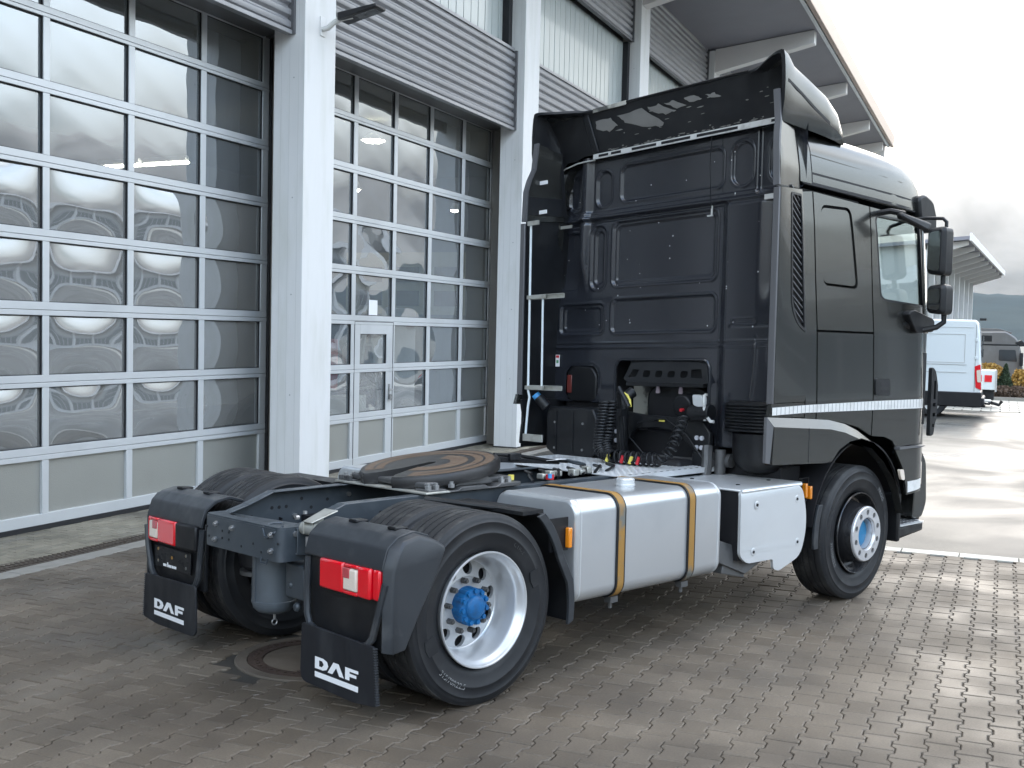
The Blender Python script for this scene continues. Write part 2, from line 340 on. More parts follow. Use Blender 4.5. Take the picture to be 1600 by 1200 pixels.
# hall frame: U runs along the facade (away from the camera), N points from the facade to the yard
BY = 0.3988657
UX, UY, NX, NY = cos(BY), sin(BY), sin(BY), -cos(BY)
def F(u, n, z=0.0): return (u*UX+n*NX, u*UY+n*NY, z)
def Fmb(mb):
    mb.v = [F(*p) for p in mb.v]; return mb
def fbox(*a): return Fmb(MB().box(*a))
HAZE = 0.00003
# ------------------------------------------------------------------ ground
def sheet(name, u0, u1, n0, n1, z, m):
    return structure(emit_obj(name, [F(u0, n0, z), F(u1, n0, z), F(u1, n1, z), F(u0, n1, z)], [(0, 1, 2, 3)], m, smooth=None))
v = []
for u, z in ((-3500, -.03), (43, -.03), (49, -1.2), (3500, -1.2)): v += [F(u, -3500, z), F(u, 3500, z)]
structure(emit_obj('ground', v, [(0, 1, 3, 2), (2, 3, 5, 4), (4, 5, 7, 6)], mat('far_ground', (.10, .10, .085), .8, var=.3, vscale=.3), smooth=None))
structure(emit_obj('asphalt_yard', [F(5.50, -3.30, -.004), F(43, -3.30, -.004), F(43, 60, -.004), F(5.50, 60, -.004)], [(0, 1, 2, 3)], M['asphalt'], smooth=None))
sheet('asphalt_side', -30, 5.50, 9.0, 60, -.004, M['asphalt'])
paving = sheet('paving', -9, 5.30, -3.30, 9.0, -.012, M['sand'])
apron = sheet('apron_paving', -9, 44, -4.86, -3.74, -.012, M['sand'])

L_, P_, G_ = .200, .1425, .0042
def bone(inset, z):
    w, n, e, t = P_/2+.011-inset-G_/2, P_/2-.011-inset-G_/2, L_/2-inset-G_/2, .011
    a, b = .050+t-inset*.2, .050-t-inset*.2
    return [(-e, w, z), (-a, w, z), (-b, n, z), (b, n, z), (a, w, z), (e, w, z), (e, -w, z), (a, -w, z), (b, -n, z), (-b, -n, z), (-a, -w, z), (-e, -w, z)]
def bone_mesh():
    k = 12; v = bone(.006, 0)+bone(0, -.005)+bone(0, -.014)
    f = [tuple(range(k))]
    for r in (0, 1): f += [(r*k+i, r*k+(i+1) % k, (r+1)*k+(i+1) % k, (r+1)*k+i) for i in range(k)]
    return v, f
bv, bf = bone_mesh()
bme = bpy.data.meshes.new('paver'); bme.from_pydata(bv, [], bf); bme.materials.append(M['paver'])
bmm = bmesh.new(); bmm.from_mesh(bme); bmesh.ops.recalc_face_normals(bmm, faces=bmm.faces); bmm.to_mesh(bme); bmm.free()
rot = BY
MC, MR = Vector((-.141, .068)), .465       # manhole surround
cells = []
for j in range(int(12.1/P_)):
    n = -3.30+P_*(j+.55)
    for i in range(int(14.2/L_)+1):
        u = -8.9+L_*(i+(.5 if j % 2 else 0))
        if u > 5.22: continue
        p = F(u, n); 
        if (Vector(p[:2])-MC).length < MR+.045: continue
        q = px((p[0], p[1], 0)); vis = q is not None and -60 < q[0] < 1660 and 0 < q[1] < 1290
        under = -.3 < p[0] < 4.6 and -1.1 < p[1] < 1.1
        cells.append((0 if (vis and not under) else 1, q[2] if q else 99, u, n))
cells.sort()
bulk_v, bulk_f, tone = [], [], []
def jit(): return random.uniform(-.0011, .0011), random.uniform(-.0008, .0008), random.uniform(-.006, .006), random.uniform(-.0022, .0018)
for k, (vi, d, u, n) in enumerate(cells):
    du, dn, da, dz = jit(); p = F(u+du, n+dn, dz)
    if k < 300:
        o = bpy.data.objects.new('paver', bme); COL.objects.link(o); o.parent = paving
        o.location = p; o.rotation_euler = (random.uniform(-.008, .008), random.uniform(-.008, .008), rot+da)
    else:
        c, s = cos(rot+da), sin(rot+da); b0 = len(bulk_v); tx, ty = random.uniform(-.008, .008), random.uniform(-.008, .008); t = random.random()
        for (x, y, z) in bv: bulk_v.append((p[0]+c*x-s*y, p[1]+s*x+c*y, p[2]+z+tx*x+ty*y)); tone.append(t)
        bulk_f += [tuple(i+b0 for i in f) for f in bf]
ob = stuff(emit_obj('paver_field', bulk_v, bulk_f, M['paver_s'], paving, smooth=None))
at = ob.data.attributes.new('tone', 'FLOAT', 'POINT'); at.data.foreach_set('value', tone)
# tan rectangular pavers between facade and drain channel
rb = []; rl, rw = .20, .10
rv, rf = [], []
def slabv(l, w, g=.006, ch=.005, zt=0, zb=-.014):
    l, w = l/2-g/2, w/2-g/2; r = lambda a, b, z: [(-a, -b, z), (a, -b, z), (a, b, z), (-a, b, z)]
    v = r(l-ch, w-ch, zt)+r(l, w, zt-ch*.8)+r(l, w, zb)
    return v, [(0, 1, 2, 3)]+[(q*4+i, q*4+(i+1) % 4, q*4+4+(i+1) % 4, q*4+4+i) for q in (0, 1) for i in range(4)]
sv, sf = slabv(rl, rw); sme = bpy.data.meshes.new('tan_paver'); sme.from_pydata(sv, [], sf); sme.materials.append(M['tan'])
cells = []
for j in range(11):
    n = -4.80+rw*(j+.5)
    for i in range(140):
        u = -3+rl*(i+(.5 if j % 2 else 0)); 
        if u > 24: continue
        p = F(u, n); q = px((p[0], p[1], 0)); vis = q is not None and -10 < q[0] < 900
        cells.append((0 if vis and u < 3.2 else (1 if vis and u > 9.5 else 2), q[2] if q else 99, u, n))
cells.sort(); bulk_v, bulk_f, tone = [], [], []
for k, (vi, d, u, n) in enumerate(cells):
    du, dn, da, dz = jit(); p = F(u+du, n+dn, dz-.001)
    if k < 260:
        o = bpy.data.objects.new('tan_paver', sme); COL.objects.link(o); o.parent = apron; o.location = p; o.rotation_euler = (0, 0, rot+da*.5)
    else:
        c, s = cos(rot+da*.5), sin(rot+da*.5); b0 = len(bulk_v); t = random.random()
        for (x, y, z) in sv: bulk_v.append((p[0]+c*x-s*y, p[1]+s*x+c*y, p[2]+z)); tone.append(t)
        bulk_f += [tuple(i+b0 for i in f) for f in sf]
ob = stuff(emit_obj('tan_paver_field', bulk_v, bulk_f, M['tan_s'], apron, smooth=None))
at = ob.data.attributes.new('tone', 'FLOAT', 'POINT'); at.data.foreach_set('value', tone)
# drain channel and border rows
ch = structure(put('drain_channel', fbox(-9, 44, -3.735, -3.50, -.05, -.016), M['grate']))
g = MB()
for i in range(430):
    u = -6+i*.05; g.box(u, u+.022, -3.71, -3.525, -.02, -.004)
for a, b in ((-3.73, -3.712), (-3.627, -3.61), (-3.525, -3.507)): g.box(-8, 16, a, b, -.02, -.002)
stuff(put('channel_grate', Fmb(g), M['grate'], ch, smooth=None))
kr = structure(put('border_row', fbox(-9, 44, -3.495, -3.30, -.06, -.018), M['sand']))
for i in range(40):
    u = -7+i*.6
    put('border_slab', fbox(u+.003, u+.597, -3.492, -3.306, -.05, random.uniform(-.002, .001)), M['border'], kr, bevel=.004)
ks = structure(put('kerb_line', fbox(5.30, 5.50, -3.29, 9.0, -.08, -.018), M['sand']))
for i in range(24):
    n = -3.27+i*.5
    put('kerb_stone', fbox(5.303, 5.497, n+.004, n+.496, -.06, random.uniform(.0, .003)), M['concrete'], ks, bevel=.004)
# far light paving
fp = structure(put('far_paving', fbox(29.4, 42.8, -2, 30, -.02, .003), M['sand']))
g = MB()
for i in range(27):
    for j in range(60):
        u = 29.4+i*.5; n = -2+j*.5+(.25 if i % 2 else 0); g.box(u+.02, u+.48, n+.02, n+.48, .003, .010)
stuff(put('far_paver_field', Fmb(g), M['concrete'], fp, smooth=None))
# manhole
M['cover'] = ground_mat('cover_concrete', (.082, .068, .053), (.105, .088, .069), 8, .5, .8, 3, .3, 90)
mh = thing('manhole', 'round cast iron manhole cover with concrete centre set in the pavers below the truck tail', 'manhole', (MC.x, MC.y, 0))
put('surround', MB().lathe([(.405, -.02), (.405, .001), (.468, .001), (.475, -.004), (.475, -.02)], (MC.x, MC.y, 0), 'z', 56), M['cover'], mh)
put('ring', MB().lathe([(.315, -.012), (.315, .002), (.33, .004), (.385, .004), (.40, .002), (.40, -.02)], (MC.x, MC.y, 0), 'z', 56), M['iron'], mh)
g = MB().lathe([(0.001, -.002), (.30, -.002), (.312, -.006)], (MC.x, MC.y, 0), 'z', 48); put('lid', g, M['cover'], mh)
g = MB()
for i in range(44):
    a = 2*pi*i/44; c = MC+Vector((cos(a), sin(a)))*.357; g.box(c.x-.011, c.x+.011, c.y-.011, c.y+.011, .003, .009)
stuff(put('studs', g, M['iron'], mh, smooth=None))
g = MB()
for a in (-2.4, .74): c = MC+Vector((cos(a), sin(a)))*.27; g.box(c.x-.05, c.x+.05, c.y-.022, c.y+.022, -.003, .004)
put('lifting_slot', g, M['iron'], mh)

# ------------------------------------------------------------------ hills
rnd = np.random.RandomState(3)
K = 900; v = []; f = []
ph = rnd.rand(12)*6.28
def ridge(a):
    return 62+14*sin(a*3+ph[0])*sin(a*2+ph[1])+7*sin(a*9+ph[2])+3*sin(a*23+ph[3])
prof = [(1150, -3, 0), (1350, .22, 0), (1600, .62, .2), (1780, .9, .6), (1850, 1.0, 1), (1980, .85, .3), (2400, -.05, 0)]
az0 = YAW-radians(22)
for i in range(K):
    a = 2*pi*i/K; h = ridge(a)
    if abs((a-az0+pi) % (2*pi)-pi) < .12: h = 76+4*sin((a-az0)*30)
    for r, q, t in prof:
        rr = r*(1+.05*sin(a*5+ph[4])); v.append((CAM.x+rr*cos(a), CAM.y+rr*sin(a), (h*q if q > -1 else -4)+t*rnd.uniform(-1.2, 1.8)))
m_ = len(prof)
for i in range(K):
    j = (i+1) % K
    for k in range(m_-1): f.append((i*m_+k, j*m_+k, j*m_+k+1, i*m_+k+1))
structure(emit_obj('hills', v, f, M['hill'], smooth=60))

# ------------------------------------------------------------------ workshop hall
HB = F(12, -4, 0)
hall = thing('workshop_hall', 'long workshop hall with white columns, corrugated bands and wide overhanging roof', 'building', HB)
def hp(name, mb, m, par=None, **k): return put(name, Fmb(mb), m, par or hall, **k)
M['joint_'] = mat('joint_line', (.50, .50, .48), .6); M['casting_'] = mat('rivet', (.35, .35, .35), .5)
CN = [(-7.5, -6.86), (-1.05, -.40), (5.43, 6.08), (11.91, 12.555), (18.33, 18.98), (25.05, 25.69), (31.6, 32.2), (38.2, 38.8), (43.2, 43.8)]
for a, b in CN:
    hp('column', MB().box(a, b, -4.27, -3.86, 0, 9.5), M['column'], bevel=.006)
    hp('door_jamb', MB().box(b-.19, b-.01, -4.60, -4.272, 0, 5.36), M['jamb'])
for a, b in CN[1:6]:
    for n_ in (-4.17, -4.06, -3.94): hp('column_joint', MB().box(a-.0012, a+.001, n_, n_+.0022, .02, 9.4), M['joint_'], smooth=None)
    g = MB()
    for z_ in (1.15, 2.3, 3.4, 4.75, 6.1, 7.6): g.cyl((a+.001, -4.00, z_), (a-.004, -4.00, z_), .008, n=8)
    stuff(hp('column_rivet', g, M['casting_']))
    g = MB()
    for dz in (.06,): g.box(a-.004, b+.004, -4.275, -3.855, .0, .02)
    hp('column_base', g, M['seal'])
def soff(n): return 9.57+(n+3.7)*.125
for a, b in CN:
    c = a+.05; e = a+.38
    q = [(c, -3.858, 8.93), (e, -3.858, 8.93), (e, -3.858, soff(-3.86)-.01), (c, -3.858, soff(-3.86)-.01)]
    r = [(c, -1.29, 9.53), (e, -1.29, 9.53), (e, -1.29, soff(-1.29)-.01), (c, -1.29, soff(-1.29)-.01)]
    hp('roof_beam', MB().hexa(q, r), M['beam'], bevel=.008)
for i in range(8):                                                # secondary purlins between the beams
    pass
R0, R1 = -9, 44.6
hp('soffit', MB().hexa([(R0, -14, soff(-14)), (R1, -14, soff(-14)), (R1, -14, soff(-14)+.3), (R0, -14, soff(-14)+.3)], [(R0, -1.10, soff(-1.1)), (R1, -1.10, soff(-1.1)), (R1, -1.10, soff(-1.1)+.3), (R0, -1.10, soff(-1.1)+.3)]), M['soffit'])
hp('gutter', MB().box(R0, R1, -1.22, -1.12, soff(-1.2)-.05, soff(-1.2)+.001), M['doorframe'])
hp('fascia', MB().box(R0-.1, R1+.1, -1.098, -.98, soff(-1.1)-.06, soff(-1.1)+.42), M['fascia'], bevel=.02)
hp('end_beam', MB().hexa([(44.2, -4, 8.6), (44.5, -4, 8.6), (44.5, -4, 9.5), (44.2, -4, 9.5)], [(44.2, -1.3, 9.35), (44.5, -1.3, 9.35), (44.5, -1.3, 9.86), (44.2, -1.3, 9.86)]), M['beam'])
# bays
def corrug(u0, u1, n, z0, z1, pitch=.137, dep=.042):
    k = int(round((z1-z0)/pitch)); pitch = (z1-z0)/k; prof = []
    for i in range(k):
        z = z0+i*pitch
        prof += [(z, 0), (z+pitch*.20, dep*.9), (z+pitch*.30, dep), (z+pitch*.60, dep), (z+pitch*.70, dep*.85), (z+pitch*.88, 0)]
    prof.append((z1, 0)); m_ = len(prof)
    v = [F(u, n+d, z) for u in (u0, u1) for z, d in prof]
    return v, [(i, i+1, m_+i+1, m_+i) for i in range(m_-1)]
M['uglass'] = mat('profile_glass', (.43, .47, .455), .22, 0, .6, .4, var=.04, vscale=1.2, stretch=(4, 4, .25), dirt=(.38, .42, .41), dscale=2, damt=.6)
for bi in range(len(CN)-1):
    a, b = CN[bi][1], CN[bi+1][0]
    for z0, z1, n, nm in ((5.27, 6.50, -4.06, 'corrugated_band'), (8.20, 9.60, -4.08, 'upper_corrugated_band')):
        v, f = corrug(a+.03, b-.045, n, z0, z1, .137 if z0 < 6 else .14)
        emit_obj(nm, v, f, M['clad'], hall, smooth=20)
        hp('trim', MB().box(b-.045, b-.002, n-.02, n+.075, z0-.04, z1+.01), M['trim'])
        hp('trim', MB().box(a+.002, b-.046, n-.03, n+.06, z0-.05, z0-.003), M['trim'] if z0 > 6 else M['clad'], bevel=.004)
        hp('trim', MB().box(a+.002, b-.046, n-.03, n+.03, z1+.003, z1+.05), M['clad'] if z0 < 6 else M['trim'])
    hp('backing_wall', MB().box(a, b, -4.40, -4.30, 5.36, 9.6), M['trim'])
    hp('lintel', MB().box(a-.3, b+.3, -4.74, -4.29, 5.325, 5.62), M['trim'])
    hp('glazing_jamb', MB().box(b-.14, b-.003, -4.24, -4.10, 6.56, 8.14), M['seal'])
    if 1 <= bi <= 4:
        u = a+.01; k = 0
        while u < b-.16:
            w = min(.262, b-.145-u); 
            g = MB().box(u+.004, u+w-.004, -4.235+.004*random.random(), -4.215+.004*random.random(), 6.56, 8.14); g.box(u+.004, u+.010, -4.214, -4.208, 6.56, 8.14)
            hp('glass_plank', g, M['uglass'], bevel=.003); u += .262
    else:
        hp('glass_band', MB().box(a+.01, b-.15, -4.24, -4.21, 6.56, 8.14), M['uglass'])
# interior
hp('inner_floor', MB().box(-9, 44, -14, -4.74, -.02, -.006), M['hall_floor'])
hp('rear_wall', MB().box(-9, 44, -14.2, -14, 0, 8.2), M['hall_wall'])
hp('inner_ceiling', MB().box(-9, 44, -14, -4.5, 5.66, 5.78), M['hall_wall'])
for u in (-8.9, 20): hp('partition', MB().box(u+.0, u+.12, -14, -4.95, 0, 5.65), M['hall_wall'])
for bi in (0, 1, 4, 5, 6, 7):
    a, b = CN[bi][1], CN[bi+1][0]
    if bi >= 4: hp('wall_panel', MB().box(a, b, -4.6, -4.5, 0, 5.3), M['panel'])
hp('end_wall', MB().box(43.9, 44.2, -14, -4.1, 0, 9), M['far_wall'])
# lamps inside (lit in the photograph)
A_, B_ = (10.08, -11.033), (9.934, -9.052)
for k in range(2):
    f0, f1 = (0, .47) if k == 0 else (.53, 1)
    q = [(A_[0]+(B_[0]-A_[0])*f_, A_[1]+(B_[1]-A_[1])*f_, 4.6) for f_ in (f0, f1)]; mdl = tuple((c+d)/2 for c, d in zip(*q))
    t = thing('ceiling_lamp', ['lit fluorescent tube lamp hanging behind the nearer glazed door, left one', 'lit fluorescent tube lamp hanging behind the nearer glazed door, right one'][k], 'lamp', F(*mdl), 'tube lamps in the workshop')
    put('housing', Fmb(MB().cyl((q[0][0], q[0][1], 4.67), (q[1][0], q[1][1], 4.67), .05, n=8)), M['column'], t)
    for dz in (-.03, .03): put('tube', Fmb(MB().cyl((q[0][0], q[0][1]+dz, 4.60), (q[1][0], q[1][1]+dz, 4.60), .022)), M['tube'], t)
for k, (u, n, z) in enumerate(((12.5, -7.0, 5.3), (11.9, -7.0, 4.36), (15.9, -7.0, 4.42))):
    t = thing('pendant_lamp', ['lit round pendant lamp behind the upper panes of the farther door', 'small lit pendant lamp behind the farther door, nearest the first column', 'small lit pendant lamp behind the farther door, nearest the second column'][k], 'lamp', F(u, n, z), 'round lamps in the workshop')
    c = F(u, n, z); r = .22 if k == 0 else .10
    put('shade', MB().lathe([(.05, .12), (r, .0), (r, -.02)], c, 'z', 24), M['column'], t)
    put('bulb', MB().lathe([(0.001, -.01), (r*.9, -.012), (r*.7, -.05), (.001, -.07)], c, 'z', 24), M['tube'], t)
# things standing inside the farther bay
def tyre_simple(mb, c, r, w, ax='y'): mb.lathe([(r*.55, -w/2), (r*.9, -w/2), (r, -w*.35), (r, w*.35), (r*.9, w/2), (r*.55, w/2)], c, ax, 28, True)
t = thing('tyre_stack', 'dark truck tyres leaning behind the wicket door', 'tyres', F(7.6, -5.9, 0))
for u, n in ((7.3, -5.7), (8.0, -6.1), (8.6, -5.9), (9.9, -6.4), (10.5, -6.2)):
    g = MB(); tyre_simple(g, F(u, n, .5), .5, .28); put('tyre', g, M['tyre'], t)
t = thing('tool_cabinet', 'red workshop cabinet seen through the farther door', 'cabinet', F(9.6, -6.2, 0))
put('cabinet_body', fbox(9.15, 10.6, -6.9, -6.5, .9, 1.75), mat('red_cabinet', (.42, .02, .03), .4, coat=.3), t, bevel=.02)
for u in (9.4, 10.25): put('drum', Fmb(MB().cyl((u, -6.49, 1.35), (u, -6.40, 1.35), .16, n=24)), mat('drum_red', (.25, .01, .02), .4), t)
put('cabinet_base', fbox(9.15, 10.6, -6.9, -6.5, 0, .89), M['black'], t)
t = thing('step_ladder', 'aluminium step ladder standing behind the farther glazed door', 'ladder', F(9.6, -5.4, 0))
for sgn in (-1, 1): put('stile', Fmb(MB().hexa([(9.62+.55*sgn-.03, -5.45, 0), (9.62+.55*sgn+.03, -5.45, 0), (9.62+.55*sgn+.03, -5.40, 0), (9.62+.55*sgn-.03, -5.40, 0)], [(9.59+.03*sgn, -5.42, 2.05), (9.65+.03*sgn, -5.42, 2.05), (9.65+.03*sgn, -5.37, 2.05), (9.59+.03*sgn, -5.37, 2.05)])), M['galv'], t)
for k in range(5):
    h = .35+k*.33; w = .55*(1-h/2.1); put('tread', fbox(9.62-w, 9.62+w, -5.46, -5.37, h, h+.03), M['galv'], t)
t = tag(put('carton', fbox(6.9, 8.75, -5.15, -4.9, 0, .98), mat('white_carton', (.55, .54, .48), .7, var=.05), bevel=.01, origin=F(7.8, -5, 0)), 'large pale carton behind the wicket door', 'box')
t = thing('parked_trailer_front', 'dark machine parked inside the farther bay', 'machine', F(11.2, -6.6, 0))
put('machine_body', fbox(10.9, 12.5, -8.2, -7.0, .5, 2.1), M['black'], t, bevel=.1)
put('machine_shield', fbox(11.6, 12.6, -6.3, -6.1, .4, 2.3), M['far_wall'], t, bevel=.08)
put('machine_tank', Fmb(MB().cyl((11.1, -6.5, 1.35), (11.1, -6.0, 1.5), .35, n=28)), mat('beige_tank', (.45, .42, .36), .4), t)

# sectional doors
rows = [(.148, .648), (.768, 1.322), (1.435, 1.985), (2.108, 2.668), (2.775, 3.344), (3.455, 4.017), (4.130, 4.700), (4.795, 5.312)]
def door(name, label, cols, ur, wicket=None, milky=True):
    ul = cols[0][0]-.12
    t = thing(name, label, 'door', F((ul+ur)/2, -4.66, 0), 'glazed sectional doors of the hall')
    zs = [.0]+[x for r in rows for x in r]+[5.40]
    def part(nm, mb, m, par=None, **k): return put(nm, Fmb(mb), m, par or t, **k)
    wk = wicket
    for i in range(9):
        z0, z1 = zs[2*i], zs[2*i+1]
        if i == 0: part('rail', MB().box(ul, ur, -4.70, -4.63, .045, z1), M['doorframe'], bevel=.003); continue
        if i == 8: part('rail', MB().box(ul, ur, -4.70, -4.63, z0, z1), M['doorframe'], bevel=.003); continue
        zm = (z0+z1)/2-.012
        part('rail', MB().box(ul, ur, -4.70, -4.63, z0, zm-.002), M['doorframe'], bevel=.003)
        part('rail', MB().box(ul, ur, -4.70, -4.632, zm+.002, z1), M['doorframe'], bevel=.003)
    for i, (z0, z1) in enumerate(rows):
        xs = [ul]+[x for c in cols for x in c]+[ur]
        cc = list(cols)
        if wk is not None and i < 3: cc[wk] = (cols[wk][0]+.14, cols[wk][1]-.14)
        xs = [ul]+[x for c in cc for x in c]+[ur]
        for k in range(len(cc)+1): part('mullion', MB().box(xs[2*k], xs[2*k+1], -4.698, -4.634, z0+.0005, z1-.0005), M['doorframe'], bevel=.003)
        for k, (u0, u1) in enumerate(cc):
            if wk is not None and i == 2 and k == wk: zt = z1-.13
            else: zt = z1
            if zt != z1: part('wicket_head', MB().box(u0, u1, -4.698, -4.634, zt, z1), M['doorframe'])
            if i == 0:
                part('panel', MB().box(u0+.001, u1-.001, -4.68, -4.664, z0, zt), M['panel']); continue
            # bulged pane
            nu, nv = 22, 12
            amp = (random.uniform(.024, .038) if (i in (1, 2, 3, 4) and milky) else random.uniform(.0015, .006))*(1 if random.random() < .9 else -1)
            if not milky and i in (1, 2, 3, 4): amp = random.uniform(.005, .012)*random.choice((-1, 1))
            ax_, ay_ = random.uniform(-.35, .35), random.uniform(-.3, .3); ph1, ph2 = random.random()*6, random.random()*6; rip = .0010 if (i in (1, 2, 3, 4) and milky) else .0006
            v = []; ff = []
            for a in range(nu+1):
                for b in range(nv+1):
                    s, q = a/nu*2-1, b/nv*2-1
                    d = amp*(1-s*s)*(1-q*q)*(1+ax_*s+ay_*q)+rip*sin(s*4.1+ph1+q*2)*sin(q*3.3+ph2+s)*(1-s**4)*(1-q**4)
                    v.append(F(u0+(u1-u0)*a/nu, -4.668+d, z0+(zt-z0)*b/nv))
            ff = [(a*(nv+1)+b, (a+1)*(nv+1)+b, (a+1)*(nv+1)+b+1, a*(nv+1)+b+1) for a in range(nu) for b in range(nv)]
            emit_obj('pane', v, ff, M['pane_milky'] if (milky and i in (1, 2, 3, 4)) else M['pane'], t, smooth=180)
            # glazing bead
            g = MB()
            for (a0, a1, b0, b1) in ((u0, u1, z0, z0+.007), (u0, u1, zt-.007, zt), (u0, u0+.007, z0+.007, zt-.007), (u1-.007, u1, z0+.007, zt-.007)): g.box(a0, a1, -4.664, -4.645, b0, b1)
            part('glazing_bead', g, M['seal'], smooth=None)
    part('bottom_seal', MB().box(ul, ur, -4.71, -4.62, .0, .044), M['seal'])
    return t
d1 = door('sectional_door', 'glazed sectional door nearest the camera, left of the first white column', [(-1.03+.0, .03), (.13, 1.18), (1.27, 2.33), (2.41, 3.458), (3.545, 4.60), (4.69, 5.743)], 5.865)
d2 = door('sectional_door', 'glazed sectional door with a wicket door between the two white columns behind the truck', [(6.79, 7.85), (7.95, 8.98), (9.075, 10.10), (10.208, 11.25), (11.36, 12.373)], 12.56, wicket=1, milky=False)
g = MB().box(5.868, 6.5, -4.75, -4.602, 0, 5.4); put('door_seal', Fmb(g), M['seal'], hall)
put('door_seal', fbox(12.563, 12.9, -4.75, -4.602, 0, 5.4), M['seal'], hall)
put('door_seal', fbox(6.2, 6.668, -4.75, -4.60, 0, 5.4), M['seal'], hall)
# wicket outline, handle and keys
g = MB()
for (a0, a1, z0, z1) in ((7.93, 7.938, .05, 2.02), (9.02, 9.028, .05, 2.02), (7.93, 9.028, 2.02, 2.028)): g.box(a0, a1, -4.635, -4.6285, z0, z1)
put('wicket_gap', Fmb(g), M['seal'], d2)
hd = put('door_handle', Fmb(MB().box(8.91, 8.94, -4.632, -4.622, .92, 1.14).cyl((8.925, -4.62, 1.06), (8.925, -4.57, 1.06), .011).cyl((8.925, -4.57, 1.06), (8.81, -4.57, 1.06), .010)), M['bolt'], d2)
put('key_ring', Fmb(MB().cyl((8.925, -4.62, .985), (8.925, -4.595, .985), .012).box(8.90, 8.95, -4.60, -4.597, .90, .985).box(8.94, 8.99, -4.60, -4.597, .93, .96)), M['bolt'], hd)
t = tag(put('notice_sheet', fbox(8.34, 8.58, -4.652, -4.650, 2.12, 2.33), M['white'], origin=F(8.46, -4.65, 2.12)), 'white paper sheet stuck in the door pane above the wicket door', 'sign')
t = thing('wall_poster', 'beige wall chart with printed figures inside the farther bay', 'poster', F(12.66, -6, 2.4))
put('sheet', fbox(12.64, 12.652, -7.6, -5.2, 2.2, 3.3), mat('poster_beige', (.52, .47, .33), .6), t)
g = MB()
for k in range(3):
    for j in range(2): g.box(12.63, 12.638, -7.3+k*.75, -6.85+k*.75, 2.35+j*.42, 2.62+j*.42)
put('printed_figures', g if 0 else Fmb(g), mat('print_brown', (.20, .14, .09), .6), t)

# flood light on the first column
t = thing('flood_light', 'black LED flood light on a white bracket high on the first column', 'lamp', F(5.8, -3.86, 5.33))
put('wall_plate', fbox(5.73, 5.83, -3.858, -3.848, 5.28, 5.50), M['column'], t, bevel=.003)
put('bracket', Fmb(MB().tube([(5.78, -3.845, 5.36), (5.78, -3.78, 5.37), (5.79, -3.72, 5.42), (5.80, -3.67, 5.45), (5.82, -3.60, 5.48), (5.85, -3.50, 5.50)], .032, 10)), M['column'], t)
q0 = [(5.74, -3.64, 5.44), (5.99, -3.64, 5.44), (5.99, -3.64, 5.53), (5.74, -3.64, 5.53)]; q1 = [(5.76, -3.15, 5.56), (6.0, -3.15, 5.56), (6.0, -3.15, 5.60), (5.76, -3.15, 5.60)]
put('lamp_head', Fmb(MB().hexa(q0, q1)), M['black_lamp'], t, bevel=.012)
q0 = [(5.78, -3.45, 5.482), (5.96, -3.45, 5.482), (5.96, -3.45, 5.487), (5.78, -3.45, 5.487)]; q1 = [(5.79, -3.19, 5.545), (5.97, -3.19, 5.545), (5.97, -3.19, 5.55), (5.79, -3.19, 5.55)]
put('lens', Fmb(MB().hexa(q0, q1)), mat('lamp_lens', (.10, .10, .10), .2), t)

# ------------------------------------------------------------------ buildings across the yard
M['window2'] = mat('grey_window', (.12, .14, .15), .1, 0, .5, .6)
def simple_hall(name, label, A, B, depth, h0, h1, over, zb=0, wins=6):
    A = Vector(A); B = Vector(B); d = (B-A); L = d.length; d.normalize(); n = Vector((d.y, -d.x))   # eave line A->B, n towards the yard
    t = thing(name, label, 'building', (A.x, A.y, zb))
    def G(s, q, z): p = A+d*s-n*q; return (p.x, p.y, z)
    def gb(mb): mb.v = [G(*p) for p in mb.v]; return mb
    put('wall', gb(MB().box(.6, L-1.2, over, over+depth, zb, h0-.2)), M['far_wall'], t)
    put('wall_base', gb(MB().box(.55, L-1.15, over-.02, over+depth, zb, zb+4.2)), M['column'], t)
    q = [(0, 0, h0), (L, 0, h0), (L, 0, h0+.28), (0, 0, h0+.28)]; r = [(0, over+depth+1, h0-2.2), (L, over+depth+1, h0-2.2), (L, over+depth+1, h0-1.9), (0, over+depth+1, h0-1.9)]
    put('roof', gb(MB().hexa(q, r)), M['soffit'], t)
    put('fascia', gb(MB().box(-.05, L+.05, -.16, -.005, h0-.1, h0+.5)), M['beam'], t)
    k = max(3, int(L/6.5))
    for i in range(k+1):
        s = .8+(L-2.4)*i/k
        put('column', gb(MB().box(s, s+.6, over-.5, over-.03, zb, h0-.7)), M['column'], t)
        put('roof_beam', gb(MB().hexa([(s+.1, over-.5, h0-1.3), (s+.5, over-.5, h0-1.3), (s+.5, over-.5, h0-.35), (s+.1, over-.5, h0-.35)], [(s+.1, .15, h0-.35), (s+.5, .15, h0-.35), (s+.5, .15, h0-.02), (s+.1, .15, h0-.02)])), M['beam'], t)
    for i in range(k):
        s = .8+(L-2.4)*i/k+.8; w = (L-2.4)/k-1.0
        if i < wins: 
            fr = put('window', gb(MB().box(s, s+w, over-.08, over-.021, zb+1.0, zb+4.0)), M['doorframe'], t)
            nn = 4
            for j in range(nn): put('window_pane', gb(MB().box(s+.08+j*w/nn, s-.08+(j+1)*w/nn, over-.10, over-.081, zb+1.1, zb+3.9)), M['window2'], fr)
        put('cladding_band', gb(MB().box(s-.15, s+w+.15, over-.10, over-.021, zb+4.3, h0-2.6)), M['clad'], t)
    put('sign_plate', gb(MB().box(L-1.8, L-1.5, over-.2, over-.05, h0-4.2, h0-3.2)), M['trim'], t) if wins > 6 else None
    return t
simple_hall('distant_hall', 'distant hall with a slanting overhanging roof behind the white van', (85.04, 35.06), (134.1, 53.13), 24, 9.9, 7, 3.7, -1.2, 0)
